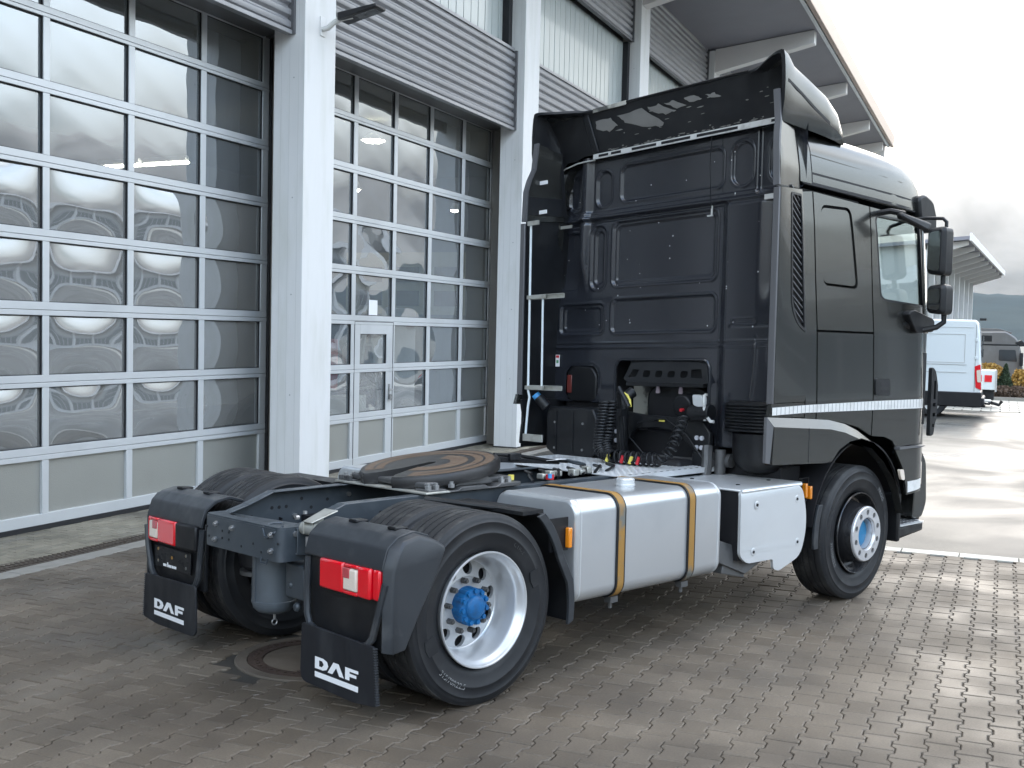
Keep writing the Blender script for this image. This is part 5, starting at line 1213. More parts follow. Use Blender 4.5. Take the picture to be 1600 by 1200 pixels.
    for x, z in [(2.60, 2.950), (2.60, 3.20), (2.622, 3.30), (2.655, 3.385), (2.660, 3.60)]: V += [warp((x-.012, s*(uy(x, z)+.001), zcan(x, z))), warp((x-.012, s*(uy(x, z)-.045), zcan(x, z))), warp((x+.006, s*(uy(x, z)-.045), zcan(x, z))), warp((x+.006, s*(uy(x, z)+.001), zcan(x, z)))]
    emit_obj('fairing_edge', V, [(4*i+k, 4*i+(k+1) % 4, 4*i+4+(k+1) % 4, 4*i+4+k) for i in range(4) for k in range(4)], M['trim'], up, smooth=30)
# left fairing lower skirt and its white tube frame (seen from inside)
tp('left_skirt', MB().prism(roundpoly([(2.585, 1.42), (2.60, 1.33), (2.62, 1.27), (2.60, 1.20), (2.585, 1.05), (3.25, 1.05), (3.25, 1.42)], .02, 2), 1.155, 1.175), M['black'])
lf = tp('ladder_rod', MB().tube([(2.62, 1.128, 2.86), (2.62, 1.118, 1.50), (2.62, 1.10, 1.44), (2.62, 1.115, 1.36), (2.62, 1.135, 1.13)], .010, 8), M['white_paint'])
tp('ladder_rod', MB().tube([(2.63, .985, 2.27), (2.63, .975, 1.53)], .009, 8), M['white_paint'])
for z in (2.262, 1.518): tp('rod_bracket', MB().box(2.63, 2.645, .765, 1.145, z-.020, z-.014).box(2.63, 2.645, .765, 1.145, z+.014, z+.020).box(2.645, 2.650, .765, 1.145, z-.018, z+.018).box(2.605, 2.632, .95, 1.145, z-.016, z+.016), M['galv'], bevel=.002)
tp('rod_foot', MB().box(2.60, 2.615, .93, 1.15, 1.075, 1.135), M['galv'], bevel=.003); tp('rod_clip', MB().box(2.60, 2.615, 1.03, 1.15, 2.85, 2.885), M['galv'])
for z in (3.19, 2.95): tp('fixing_clip', MB().box(2.70, 2.71, 1.04, 1.12, z, z+.03), M['white'])
# raised roof
def roofloft():
    half = [(1.128, 2.955), (1.122, 3.03), (1.112, 3.10), (1.10, 3.18), (1.075, 3.26), (1.03, 3.325), (.95, 3.37), (.75, 3.40), (.4, 3.42), (0, 3.425)]
    full = [(-y, z) for y, z in half]+[(y, z) for y, z in half[::-1][1:]]
    st = [(3.128, 1, 1), (3.2, 1, 1), (3.6, 1, 1), (4.0, 1, 1), (4.3, .998, .99), (4.5, .99, .975), (4.62, .982, .94), (4.72, .972, .88), (4.80, .960, .78), (4.87, .945, .62), (4.92, .93, .38), (4.95, .915, 0)]
    V = [(x+.22*(1-(y/1.13)**2)*min(1, max(0, (x-4.2)/.7)), y*wy, 2.955+(z-2.955)*hz) for x, wy, hz in st for y, z in full]; n = len(full)
    return MB().add(V, [(i*n+k, i*n+k+1, (i+1)*n+k+1, (i+1)*n+k) for i in range(len(st)-1) for k in range(n-1)])
rf = tp('cab_roof', roofloft(), M['paint'], smooth=40)
half = [(1.132, 2.955), (1.126, 3.03), (1.116, 3.10), (1.104, 3.18), (1.079, 3.26), (1.034, 3.325), (.95, 3.372), (0, 3.40)]
full = [(-y, z) for y, z in half]+[(y, z) for y, z in half[::-1][1:]]; n = len(full)
tp('roof_rear_band', MB().add([(x, y, z) for x in (2.965, 3.108) for y, z in full], [(k, k+1, n+k+1, n+k) for k in range(n-1)]), M['paint'], rf, smooth=40)
tp('roof_seam', MB().add([(x, y*.995, z-.006) for x in (3.09, 3.14) for y, z in full], [(k, k+1, n+k+1, n+k) for k in range(n-1)]), M['dark'], rf)
for s in (-1, 1):
    for nm, z, m_, dz in (('roof_gutter', 3.022, 'dark', .014), ('roof_gutter', 2.945, 'dark', .022), ('roof_crease', 3.155, 'paint', .006)):
        pts = [(x, s*((float(np.interp(z, [2.955, 3.03, 3.10, 3.18, 3.26], [1.128, 1.122, 1.112, 1.10, 1.075]))+.0015)*float(np.interp(x, [3.1, 4.3, 4.5, 4.68, 4.80], [1, .998, .99, .975, .955]))), z+(-.008*(x-3.1) if z > 3.1 else 0)) for x in (3.0, 3.3, 3.8, 4.2, 4.45, 4.6, 4.7)]
        V = []
        for x, y, zz in pts: V += [(x, y, zz), (x, y, zz+dz), (x, y-s*.03, zz+dz), (x, y-s*.03, zz)]
        k_ = len(pts); tp(nm, MB().add(V, [(4*i+a, 4*i+(a+1) % 4, 4*i+4+(a+1) % 4, 4*i+4+a) for i in range(k_-1) for a in range(4)]), M[m_], rf, smooth=None)
    tp('roof_corner_lamp', MB().prism(roundpoly([(4.70, 3.06), (4.80, 3.10), (4.95, 3.06), (5.02, 2.94), (5.02, 2.82), (4.90, 2.80), (4.74, 2.90)], .04, 3), *sorted((s*.99, s*1.13))), M['black'], bevel=.02)
tp('sun_visor', MB().hexa([(5.0, -1.0, 2.90), (5.25, -.95, 2.86), (5.27, -.95, 2.90), (5.0, -1.0, 3.02)], [(5.0, 1.0, 2.90), (5.25, .95, 2.86), (5.27, .95, 2.90), (5.0, 1.0, 3.02)]), M['black'], bevel=.015)
tp('windscreen', MB().hexa([(5.12, -1.02, 2.05), (5.12, 1.02, 2.05), (5.125, 1.02, 2.05), (5.125, -1.02, 2.05)], [(5.02, -1.0, 2.90), (5.02, 1.0, 2.90), (5.025, 1.0, 2.90), (5.025, -1.0, 2.90)]), M['cabglass'])
tp('front_panel', MB().prism(roundpoly([(4.80, -1.10), (5.10, -1.06), (5.18, -.8), (5.18, .8), (5.10, 1.06), (4.80, 1.10)], .08, 4), .95, 2.04, 'z'), M['paint'], bevel=.02)
for s in (-1, 1): tp('windscreen_pillar', MB().hexa([(4.86, s*1.09, 2.0), (5.10, s*1.0, 2.0), (5.13, s*1.04, 2.0), (4.88, s*1.14, 2.0)], [(4.84, s*1.04, 2.95), (5.0, s*.95, 2.95), (5.03, s*1.0, 2.95), (4.86, s*1.09, 2.95)]), M['paint'], bevel=.015)
# roof spoiler
E0 = [(1.160, 3.31), (1.180, 3.45), (1.182, 3.58), (1.178, 3.66), (1.172, 3.73), (1.162, 3.768), (1.14, 3.776), (1.09, 3.774), (1.00, 3.77), (.90, 3.772), (.82, 3.765), (.72, 3.762), (.4, 3.762), (0, 3.762)]
fullE = [(-y, z) for y, z in E0]+[(y, z) for y, z in E0[::-1][1:]]; n = len(fullE)
def rimx(y): t = max(0, min(1, (1.15-abs(y))/.42)); return 2.660+.245*t*t*(3-2*t)
def fh(z, k): return 3.31+(z-3.31)*k
st = [(0, 1.0, 1.0), (.06, .998, .955), (.16, .985, .83), (.4, .965, .72), (.65, .95, .60), (.85, .93, .43), (.95, .91, .24), (1.0, .90, .0)]
V = [(rimx(y)+(3.635-rimx(y))*t, y*wy, fh(z, k)) for i, (t, wy, k) in enumerate(st) for y, z in fullE]
Fc = [(i*n+k, i*n+k+1, (i+1)*n+k+1, (i+1)*n+k) for i in range(len(st)-1) for k in range(n-1)]
spl = tp('roof_spoiler', MB().add(V, Fc), M['paint'], smooth=38)
# inner side of the spoiler, seen from behind
E1 = [(y*.975, 3.31+(z-3.31)*.955) for y, z in fullE]
base = [(max(-1.10, min(1.10, y*.96)), 3.345 if abs(y) > 1.1 else (3.385 if abs(y) > .95 else 3.412)) for y, z in fullE]
mid = [((a[0]*.55+b[0]*.45), a[1]*.5+b[1]*.5) for a, b in zip(E1, base)]
R2 = [(a[0]*.985, a[1]-.02) for a in E1]
def x2(y): return max(rimx(y)+.012, min(2.915, rimx(y)+.12))
def x3(y): return 2.925
V = [(rimx(y), y, z) for y, z in fullE]+[(rimx(y0)+.004, y, z) for (y, z), (y0, _) in zip(E1, fullE)]+[(x2(y0), y, z) for (y, z), (y0, _) in zip(R2, fullE)]+[(x3(y), y, z) for y, z in mid]+[(2.950, y, z) for y, z in base]
spi = tp('spoiler_inner', MB().add(V, [(i*n+k, i*n+k+1, (i+1)*n+k+1, (i+1)*n+k) for i in range(4) for k in range(n-1)]), M['black'], spl, smooth=50)
tp('inner_rib', MB().hexa([(2.90, .80, 3.74), (2.90, .86, 3.74), (2.915, .86, 3.74), (2.915, .80, 3.74)], [(2.93, .70, 3.42), (2.93, .76, 3.42), (2.945, .76, 3.42), (2.945, .70, 3.42)]), M['black'], spi, bevel=.01)
# pale rim and worn patches inside
tp('spoiler_rim', MB().hexa([(2.893, .74, 3.735), (2.893, .40, 3.738), (2.899, .40, 3.738), (2.899, .74, 3.735)], [(2.893, .74, 3.768), (2.893, .40, 3.772), (2.92, .40, 3.772), (2.92, .74, 3.768)]), M['cream'], spl, bevel=.004)
tp('spoiler_rim', MB().tube([(2.902, y, 3.762) for y in (.40, .1, -.2, -.5, -.72)], .009, 6), M['black'], spl)
random.seed(5)
def blob(yc, zc, w, h, sk, n=22):
    P_ = []
    for i in range(n):
        a = 2*pi*i/n; r = 1+random.uniform(-.28, .22); P_.append((yc+w*cos(a)*r-sk*h*sin(a), zc+h*sin(a)*r))
    return P_
def inner_pt(y, z):      # point just in front of the inner shell
    t = max(0, min(1, (3.70-z)/(3.70-3.57)))
    x = 2.915+.010*t if z > 3.57 else 2.925+.025*(3.57-z)/(3.57-3.412)
    return (x-.005, y, z)
def ragged(pts, amp=.010, k=5):
    o = []
    for i in range(len(pts)):
        a, b = pts[i], pts[(i+1) % len(pts)]
        for j in range(k): t = j/k; o.append((a[0]+(b[0]-a[0])*t+random.uniform(-amp, amp), a[1]+(b[1]-a[1])*t+random.uniform(-amp, amp)))
    return o
for q in ([(.72, 3.665), (.56, 3.668), (.50, 3.60), (.58, 3.565), (.72, 3.60)], [(.50, 3.675), (.26, 3.685), (.04, 3.545), (.06, 3.52), (.20, 3.53), (.42, 3.60)], [(.20, 3.68), (.09, 3.685), (-.08, 3.605), (.02, 3.60), (.12, 3.62)], [(.04, 3.68), (-.06, 3.685), (-.17, 3.625), (-.08, 3.62)], [(-.14, 3.685), (-.24, 3.685), (-.32, 3.645), (-.22, 3.64)], [(-.34, 3.67), (-.42, 3.672), (-.48, 3.64), (-.40, 3.635)]):
    P_ = ragged(q, .007, 4); tr = tessellate_polygon([[Vector((*p, 0)) for p in P_]])
    stuff(emit_obj('worn_patch', [warp(inner_pt(*p)) for p in P_], [tuple(t) for t in tr], M['worn'], spi, smooth=None))
for k in range(70):
    yc = random.uniform(-1.0, .62); zc = 3.418+abs(random.gauss(0, .012)) if k < 52 else random.uniform(3.5, 3.66); P_ = blob(yc, zc, random.uniform(.006, .035), random.uniform(.002, .007), .3, 7); tr = tessellate_polygon([[Vector((*p, 0)) for p in P_]])
    stuff(emit_obj('worn_patch', [warp(inner_pt(*p)) for p in P_], [tuple(t) for t in tr], M['worn'], spi, smooth=None))
for s in (-1, 1):
    pts = [(2.70, 3.565), (2.90, 3.515), (3.12, 3.45), (3.34, 3.395)]
    V = []
    for x, z in pts:
        t = (x-2.665)/(3.635-2.665); k = float(np.interp(t, [p[0] for p in st], [p[2] for p in st])); wy = float(np.interp(t, [p[0] for p in st], [p[1] for p in st])); zo = 3.31+(z-3.31)/k; yy = float(np.interp(zo, [p[1] for p in E0[:5]], [p[0] for p in E0[:5]]))*wy
        V += [(x, s*(yy+.003), z), (x, s*(yy+.003), z+.020), (x, s*(yy-.02), z+.020), (x, s*(yy-.02), z)]
    tp('spoiler_slot', MB().add(V, [(4*i+a, 4*i+(a+1) % 4, 4*i+4+(a+1) % 4, 4*i+4+a) for i in range(3) for a in range(4)]+[(0, 1, 2, 3), (12, 13, 14, 15)]), M['dark'], spl)
# mirrors
M['mirror'] = mat('mirror_silver', (.20, .21, .22), .05, 1)
def mirror_head(name, y0, y1, z0, z1, x, s=-1):
    ys_ = sorted((s*y0, s*y1))
    a = tp(name, MB().prism(roundpoly([(ys_[0], z0), (ys_[1], z0+.02), (ys_[1], z1-.01), (ys_[0], z1)], .045, 4), x, x+.17, 'x'), M['black'], bevel=.03)
    tp('mirror_glass', MB().prism(roundpoly([(ys_[0]+.035, z0+.035), (ys_[1]-.02, z0+.05), (ys_[1]-.02, z1-.045), (ys_[0]+.035, z1-.035)], .03, 3), x-.006, x-.001, 'x'), M['mirror'], a)
    return a
for s in (-1, 1):
    mirror_head('main_mirror', 1.265, 1.415, 2.42, 2.80, 4.57, s); mirror_head('wide_angle_mirror', 1.275, 1.43, 2.12, 2.36, 4.57, s)
    tp('mirror_arm', MB().tube([(4.62, s*1.08, 2.875), (4.66, s*1.2, 2.885), (4.68, s*1.34, 2.87), (4.68, s*1.37, 2.84), (4.68, s*1.37, 2.78)], .014, 8), M['black'])
    tp('mirror_arm', MB().tube([(4.68, s*1.36, 2.43), (4.68, s*1.36, 2.34)], .02, 8), M['black'])
    tp('mirror_arm', MB().tube([(4.68, s*1.38, 2.14), (4.68, s*1.38, 2.07), (4.66, s*1.33, 2.03), (4.62, s*1.24, 2.01), (4.52, s*1.20, 2.02), (4.40, s*1.19, 2.05)], .022, 8), M['black'])
    tp('mirror_mount', MB().prism(roundpoly([(4.36, 2.13), (4.46, 2.16), (4.80, 2.10), (4.80, 2.00), (4.50, 1.98)], .04, 3), *sorted((s*1.18, s*1.25))), M['black'], bevel=.02)
    k_ = tp('kerb_mirror', MB().hexa([(4.02, s*1.34, 2.80), (4.30, s*1.42, 2.72), (4.32, s*1.36, 2.73), (4.04, s*1.28, 2.80)], [(4.02, s*1.34, 2.845), (4.36, s*1.42, 2.79), (4.36, s*1.34, 2.80), (4.04, s*1.28, 2.85)]), M['black'], bevel=.02)
    tp('mirror_arm', MB().tube([(4.05, s*1.10, 2.86), (4.08, s*1.22, 2.87), (4.10, s*1.32, 2.84)], .022, 8), M['black'], k_)
# --- what stands between cab and frame
tp('washer_bottle', MB().box(3.03, 3.18, .69, 1.07, 1.42, 1.72), M['dark']); 
wb = tp('reservoir', MB().prism(roundpoly([(.72, 1.40), (1.04, 1.40), (1.04, 1.66), (.98, 1.70), (.78, 1.69), (.72, 1.62)], .03, 3), 3.0, 3.03, 'x'), M['black'], bevel=.012)
tp('reservoir_lamp', MB().box(2.990, 3.0, .985, 1.035, 1.47, 1.62), mat('dull_red', (.13, .025, .02), .4), wb, bevel=.006)
bx = tp('battery_box', MB().prism(roundpoly([(.46, 1.02), (.46, 1.28), (.50, 1.36), (.97, 1.365), (1.0, 1.30), (1.0, 1.02), (.92, .97), (.50, .97)], .02, 3), 2.72, 3.0, 'x'), M['black'], bevel=.012)
tp('box_rib', MB().box(2.713, 2.72, .70, .725, 1.0, 1.33).box(2.713, 2.72, .88, .90, 1.0, 1.33), M['black'], bx)
g = MB()
for y, z in ((.60, 1.24), (.60, 1.03), (.90, 1.24), (.90, 1.03)): g.cut(); g.cyl((2.72, y, z), (2.712, y, z), .010, n=8)
tp('box_screw', g, M['bolt'], bx)
tp('filler_neck', MB().cyl((2.70, .98, 1.36), (2.66, 1.04, 1.44), .045, .04, n=16), M['black'], bx); tp('blue_filler_cap', MB().cyl((2.66, 1.04, 1.435), (2.645, 1.06, 1.465), .034, n=16), M['bluepl'], bx)
# radiator bracket with oval holes
g = MB(); o = [(.40, 1.60), (.36, 1.72), (.22, 1.735), (-.24, 1.735), (-.37, 1.72), (-.42, 1.58), (-.36, 1.565), (.34, 1.565)]
hs = [roundpoly([(a-.035, 1.615), (a+.035, 1.615), (a+.035, 1.665), (a-.035, 1.665)], .02, 3) for a in (.18, .06, -.06, -.18)]+[[(.28, 1.615), (.35, 1.61), (.33, 1.675), (.26, 1.67)], [(-.25, 1.615), (-.36, 1.61), (-.33, 1.68), (-.24, 1.675)]]
hs = [h[::-1] for h in hs]; tr = tessellate_polygon([[Vector((*p, 0)) for p in l] for l in [o]+hs]); fl = o+[p for h in hs for p in h]
tp('slotted_bracket', MB().add([(2.96+(z-1.6)*.3, y, z) for y, z in fl], [tuple(t) for t in tr]).box(2.945, 3.0, -.38, .36, 1.545, 1.575).box(3.02, 3.03, -.40, .38, 1.56, 1.74), M['black'], bevel=.004)
tp('white_flange', MB().box(3.02, 3.04, -.20, .05, 1.732, 1.750), M['cream'])
hb = tp('gear_cover', MB().prism(roundpoly([(.24, 1.10), (.24, 1.48), (.18, 1.555), (-.28, 1.56), (-.36, 1.48), (-.36, 1.10)], .05, 4), 3.06, 3.20, 'x'), M['black'], bevel=.02)
tp('cover_recess', MB().prism(rrect(-.12, .17, 1.20, 1.46, .04), 3.052, 3.0595, 'x'), M['dark'], hb)
for y in (.12, -.10): tp('key_tag', MB().prism(roundpoly([(y-.02, 1.49), (y+.02, 1.49), (y+.012, 1.545), (y-.012, 1.545)], .012, 3), 3.04, 3.05, 'x'), mat('pink_tag', (.55, .45, .50)), hb)
tp('coupling_head', MB().cyl((2.93, -.20, 1.40), (3.04, -.20, 1.42), .085, n=24), M['black'], hb, bevel=.01); tp('red_knob', MB().cyl((2.90, -.215, 1.375), (2.93, -.215, 1.375), .013, n=12), M['redpl'], hb)
# support bridge
o = [(.43, 1.08), (.43, 1.335), (.30, 1.345), (.10, 1.325), (-.12, 1.32), (-.30, 1.335), (-.42, 1.32), (-.50, 1.22), (-.50, 1.08), (-.36, 1.08), (-.20, 1.21), (.0, 1.235), (.20, 1.215), (.30, 1.08)]
br = tp('support_bridge', MB().prism(o, 2.88, 2.93, 'x').box(2.86, 2.93, .30, .44, .97, 1.08).box(2.86, 2.93, -.50, -.36, .97, 1.08), M['black'], bevel=.008)
g = MB()
for y, z in ((.43-.045, 1.185), (.43-.085, 1.185), (.385, 1.115), (.345, 1.115), (-.39, 1.18), (-.435, 1.18), (-.39, 1.11), (-.435, 1.11)): g.cut(); g.cyl((2.88, y, z), (2.868, y, z), .0175, n=12)
tp('bridge_bolt', g, M['bolt_white'], br)
tp('yellow_label', MB().box(2.876, 2.879, -.085, -.03, 1.282, 1.295).box(2.875, 2.879, .315, .33, 1.22, 1.27), M['yellow'], br)
tp('stabiliser_tube', MB().cyl((2.90, .05, 1.0), (2.90, -.52, 1.0), .028, n=14).tube([(2.9, -.47, 1.12), (2.86, -.50, 1.0), (2.84, -.50, .9)], .04, 8), M['casting'])
tp('strap_roll', MB().cyl((2.84, -.36, 1.36), (2.84, -.54, 1.37), .062, n=20).box(2.78, 2.79, -.46, -.42, 1.37, 1.39), M['black'], bevel=.01)
tp('lamp_reflector', MB().prism(roundpoly([(-.40, 1.42), (-.49, 1.40), (-.48, 1.49), (-.39, 1.50)], .02, 3), 2.80, 2.86, 'x'), M['alu_box'], bevel=.01)
g = MB(); random.seed(3)
for k in range(9): y = -.50+random.uniform(-.02, .02); z = 1.50-k*.022; g.box(2.80, 2.815, y-.008, y+.010, z-.010, z+.008)
g.tube([(2.80, -.50, 1.50), (2.79, -.51, 1.40), (2.80, -.53, 1.34), (2.80, -.56, 1.31), (2.80, -.59, 1.31)], .012, 6); tp('foil_wrap', g, M['bare'])
tp('radiator_hose', MB().tube([(2.86, .22, 1.50), (2.80, .24, 1.46), (2.78, .25, 1.38), (2.80, .26, 1.1), (2.82, .27, 1.0)], .045, 12), M['black'])
tp('brake_line', MB().tube([(2.86, .06, 1.0), (2.86, .24, 1.15), (2.86, .15, 1.27), (2.86, -.1, 1.31), (2.86, -.3, 1.2), (2.86, -.46, 1.03)], .006, 6).tube([(2.86, .29, 1.45), (2.86, .29, 1.0)], .007, 6), M['black'])
# coiled air lines
def coil(path, turns, R, r, nm, m_, ph=0):
    path = [Vector(p) for p in path]; L = [0]
    for a, b in zip(path, path[1:]): L.append(L[-1]+(b-a).length)
    P_ = []; N = turns*12
    for i in range(N+1):
        d = L[-1]*i/N; k = max(j for j in range(len(L)-1) if L[j] <= d+1e-9) if i < N else len(L)-2
        t = (d-L[k])/(L[k+1]-L[k]); c = path[k].lerp(path[k+1], t); tg = (path[k+1]-path[k]).normalized()
        if t > .5 and k+2 < len(path): tg = tg.lerp((path[k+2]-path[k+1]).normalized(), (t-.5)).normalized()
        if t < .5 and k > 0: tg = tg.lerp((path[k]-path[k-1]).normalized(), (.5-t)).normalized()
        a = Vector((1, 0, 0)); a = (a-tg*a.dot(tg)).normalized(); b = tg.cross(a); th = 2*pi*turns*i/N+ph; P_.append(c+R*(cos(th)*a+sin(th)*b))
    return tp(nm, MB().tube(P_, r, 6), m_, smooth=60)
coil([(2.52, .20, 1.44), (2.50, .215, 1.25), (2.50, .235, 1.10), (2.50, .20, 1.045), (2.50, .12, 1.032)], 22, .040, .0085, 'coiled_air_line', M['black'])
coil([(2.55, .16, 1.44), (2.54, .17, 1.25), (2.53, .19, 1.12), (2.50, .14, 1.04), (2.47, .06, 1.034)], 20, .036, .0085, 'coiled_air_line', M['black'], 1.5)
coil([(2.50, .12, 1.032), (2.50, .0, 1.030), (2.50, -.20, 1.030), (2.50, -.34, 1.036)], 9, .046, .0085, 'coiled_air_line', M['black'])
coil([(2.50, -.34, 1.036), (2.52, -.42, 1.09), (2.62, -.40, 1.20), (2.78, -.34, 1.33)], 9, .036, .0075, 'coiled_air_line', M['black'], .7)
for y, m_ in ((.12, 'yellow'), (-.02, 'redpl'), (-.10, 'yellow'), (-.17, 'redpl')): tp('coupling_sleeve', MB().cyl((2.46, y, .995), (2.46, y-.02, 1.045), .014, n=10), M[m_])
tp('yellow_hose', MB().tube([(2.60, .09, 1.50), (2.60, .055, 1.485), (2.60, .03, 1.45), (2.60, .02, 1.40)], .009, 8), M['yellow'])
tp('hose_hook', MB().tube([(2.70, .16, 1.0), (2.62, .16, 1.5), (2.58, .12, 1.54), (2.58, .02, 1.40)], .018, 8).box(2.56, 2.62, .08, .20, 1.33, 1.38), M['black'])
# ribbed intake duct and silencer bulge on the right
g = MB(); pr = []
for k in range(9): z = 1.245+k*.0225; pr += [(z, 0), (z+.006, .014), (z+.015, .014), (z+.0215, 0)]
cvx = lambda y: 2.86+.10*((y+.80)/.22)**4
ysn = np.linspace(-1.04, -.58, 14); V = [(cvx(y)-d, float(y), z) for y in ysn for z, d in pr]; m_ = len(pr)
tp('ribbed_duct', MB().add(V, [(i*m_+k, i*m_+k+1, (i+1)*m_+k+1, (i+1)*m_+k) for i in range(13) for k in range(m_-1)]), M['black'], smooth=30)
tp('duct_collar', MB().box(2.89, 3.02, -1.03, -.60, 1.23, 1.46), M['black'], bevel=.04)
tp('air_filter_housing', MB().lathe([(.001, .93), (.08, .94), (.15, .965), (.20, 1.01), (.225, 1.08), (.23, 1.23), (.001, 1.235)], (3.10, -.82, 0), 'z', 36), M['black'], smooth=50)
tp('exhaust_stub', MB().cyl((3.0, -.45, 1.02), (3.0, -.62, 1.02), .05, n=18).cyl((2.95, -.55, .9), (2.95, -.55, 1.1), .04, n=14), M['casting'])
tp('chassis_filler', MB().box(3.05, 3.3, -1.0, 1.0, .55, 1.0).box(3.0, 3.25, -.5, .5, .70, 1.2), M['dark'])
# ------------------------------------------------------------------ vehicles and planting in the distance
def vfun(u0, n0):       # vehicle frame: a = along -N (nose towards the hall), b = along U, z
    return lambda a, b, z: F(u0+b, n0-a, z)
def vput(G, par):
    def f(nm, mb, m, p=None, **k):
        mb.v = [G(*q) for q in mb.v]; return put(nm, mb, m, p or par, **k)
    return f
van = thing('delivery_van', 'tall white delivery van parked across behind the truck, tail lights to the right', 'van', F(26, 0, 0))
G = vfun(26.0, 3.02); vp = vput(G, van)
prof = [(0, .62), (.0, 1.2), (.05, 2.05), (.10, 2.42), (.16, 2.50), (3.9, 2.52), (4.3, 2.42), (5.0, 1.55), (5.75, 1.25), (5.95, .95), (5.95, .62)]
vp('van_body', MB().prism(roundpoly(prof, .06, 3), 0, 2.0), M['white_paint'], bevel=.06)
vp('sill_cladding', MB().prism(roundpoly([(-.03, .28), (-.03, .66), (5.98, .66), (5.98, .30)], .03, 3), -.015, 2.015), M['black'], bevel=.03)
vp('rear_bumper', MB().box(-.10, .10, .03, 1.97, .30, .52), M['black'], bevel=.03)
for z in (1.15, 1.35): vp('body_crease', MB().box(.35, 3.9, -.012, -.001, z, z+.012), M['far_wall'])
for a, b in ((.40, 1.62), (1.70, 3.2)):
    g = MB()
    for (x0, x1, z0, z1) in ((a, b, 2.12, 2.132), (a, b, 1.40, 1.412), (a, a+.012, 1.412, 2.12), (b-.012, b, 1.412, 2.12)): g.box(x0, x1, -.008, .001, z0, z1)
    vp('panel_crease', g, M['far_wall'])
vp('body_crease', MB().box(.2, 5.2, -.010, -.001, 2.30, 2.308), M['far_wall']); vp('door_seam', MB().box(3.88, 3.892, -.006, .001, .68, 2.3), M['trim']); vp('door_seam', MB().box(4.95, 4.96, -.006, .001, .68, 1.5), M['trim'])
vp('rear_door_seam', MB().box(.145, .155, -.006, .001, .68, 2.38), M['trim']); vp('hinge', MB().box(.10, .16, -.022, -.001, 1.95, 2.03), M['white_paint'], bevel=.006); vp('hinge', MB().box(.10, .16, -.022, -.001, 1.50, 1.58), M['white_paint'], bevel=.006)
vp('slide_rail', MB().box(1.65, 3.6, -.012, -.001, 1.62, 1.645), M['trim']); vp('fuel_flap', MB().prism(rrect(3.3, 3.5, .82, 1.0, .03), -.008, .001), M['white_paint']); vp('rear_window', MB().box(-.012, .001, .25, .9, 1.55, 2.1), M['window']); vp('rear_window', MB().box(-.012, .001, 1.1, 1.75, 1.55, 2.1), M['window'])
vp('side_marker', MB().box(2.0, 2.10, -.024, -.014, .50, .54), M['amber'])
tl = vp('tail_lamp', MB().prism(roundpoly([(-.02, .72), (.12, .78), (.16, 1.32), (.02, 1.38)], .02, 3), -.02, .16), M['red'], bevel=.01)
vp('lamp_lens', MB().prism(roundpoly([(-.01, .92), (.08, .92), (.11, 1.22), (.02, 1.24)], .02, 3), -.028, .10), M['white_lens'], tl)
vp('rear_lamp_roof', MB().box(-.06, .10, .85, 1.15, 2.50, 2.56), M['black']); vp('tow_bar', MB().tube([(0, 1.0, .35), (-.22, 1.0, .33), (-.24, 1.0, .42)], .03, 8).box(-.12, .3, .5, 1.5, .26, .32), M['black'])
vp('step_board', MB().box(-.25, .0, .15, .85, .42, .46), M['far_wall'])
for a in (1.15, 5.0):
    for b in (.12, 1.75):
        g = MB(); g.lathe([(.20, -.10), (.31, -.11), (.34, -.07), (.34, .07), (.31, .11), (.20, .10)], (a, b, .34), 'y', 24, True); w_ = vp('wheel', g, M['tyre']); g = MB().lathe([(.001, -.06), (.20, -.08)], (a, b, .34), 'y', 20); vp('hubcap', g, M['rim'], w_)
vp('side_window', MB().prism([(4.15, 1.55), (4.15, 2.15), (4.45, 2.1), (4.85, 1.55)], -.006, 2.006), M['window'])
# second white vehicle tail with lift
t2 = thing('box_trailer', 'small white box trailer with a red lamp and dark chassis just behind the delivery van', 'trailer', F(31, 2, 0))
vp = vput(vfun(31, 3.36), t2)
vp('trailer_box', MB().box(0, 2.6, 0, 1.6, .55, 1.12), M['white_paint'], bevel=.02); vp('red_lamp', MB().box(.12, .32, -.02, .0, .78, .98), M['red']); vp('side_rail', MB().box(-.02, .03, -.03, 0, .5, 1.13), M['far_wall']); vp('chassis', MB().box(.05, 2.5, .2, 1.4, .25, .54), M['black']); vp('tow_hook', MB().tube([(.2, .4, .18), (-.1, .4, .10), (-.18, .4, .22)], .05, 6), M['black'])
for a in (.6,): vp('wheel', MB().lathe([(.001, -.10), (.26, -.10), (.30, -.05), (.30, .10)], (a, .1, .30), 'y', 20), M['tyre'])
# grey tractor beyond
t3 = thing('parked_truck', 'grey truck cab with dark sun visor parked beyond the planted bed', 'truck', F(52, 3, -1.2))
vp = lambda nm, mb, m, p=None, **k: put(nm, MB().add([F(52+b, 2.0+a, z) for a, b, z in mb.v], mb.f), m, p or t3, **k)
M['grey_truck'] = mat('grey_truck_paint', (.13, .125, .12), .35, .2, .5, .5, dirt=(.16, .16, .16), dscale=3, damt=.5)
vp('cab_body', MB().prism(roundpoly([(0, -.5), (0, 2.2), (.25, 2.42), (1.6, 2.45), (2.05, 2.15), (2.25, 1.6), (2.4, .4), (2.4, -.8), (0, -.8)], .12, 4), 0, 2.4), M['grey_truck'], bevel=.06)
vp('roof_deflector', MB().prism(roundpoly([(.25, 2.35), (.30, 2.60), (1.3, 2.58), (1.9, 2.4), (1.6, 2.3)], .08, 3), .2, 2.2), M['grey_truck'], bevel=.04)
vp('air_intake', MB().box(.35, 1.0, -.03, .0, 1.98, 2.26), M['black'], bevel=.02)
vp('sun_visor', MB().prism([(1.95, 1.95), (2.25, 2.08), (2.55, 1.80), (2.2, 1.78)], -.02, 2.4), M['black'], bevel=.03)
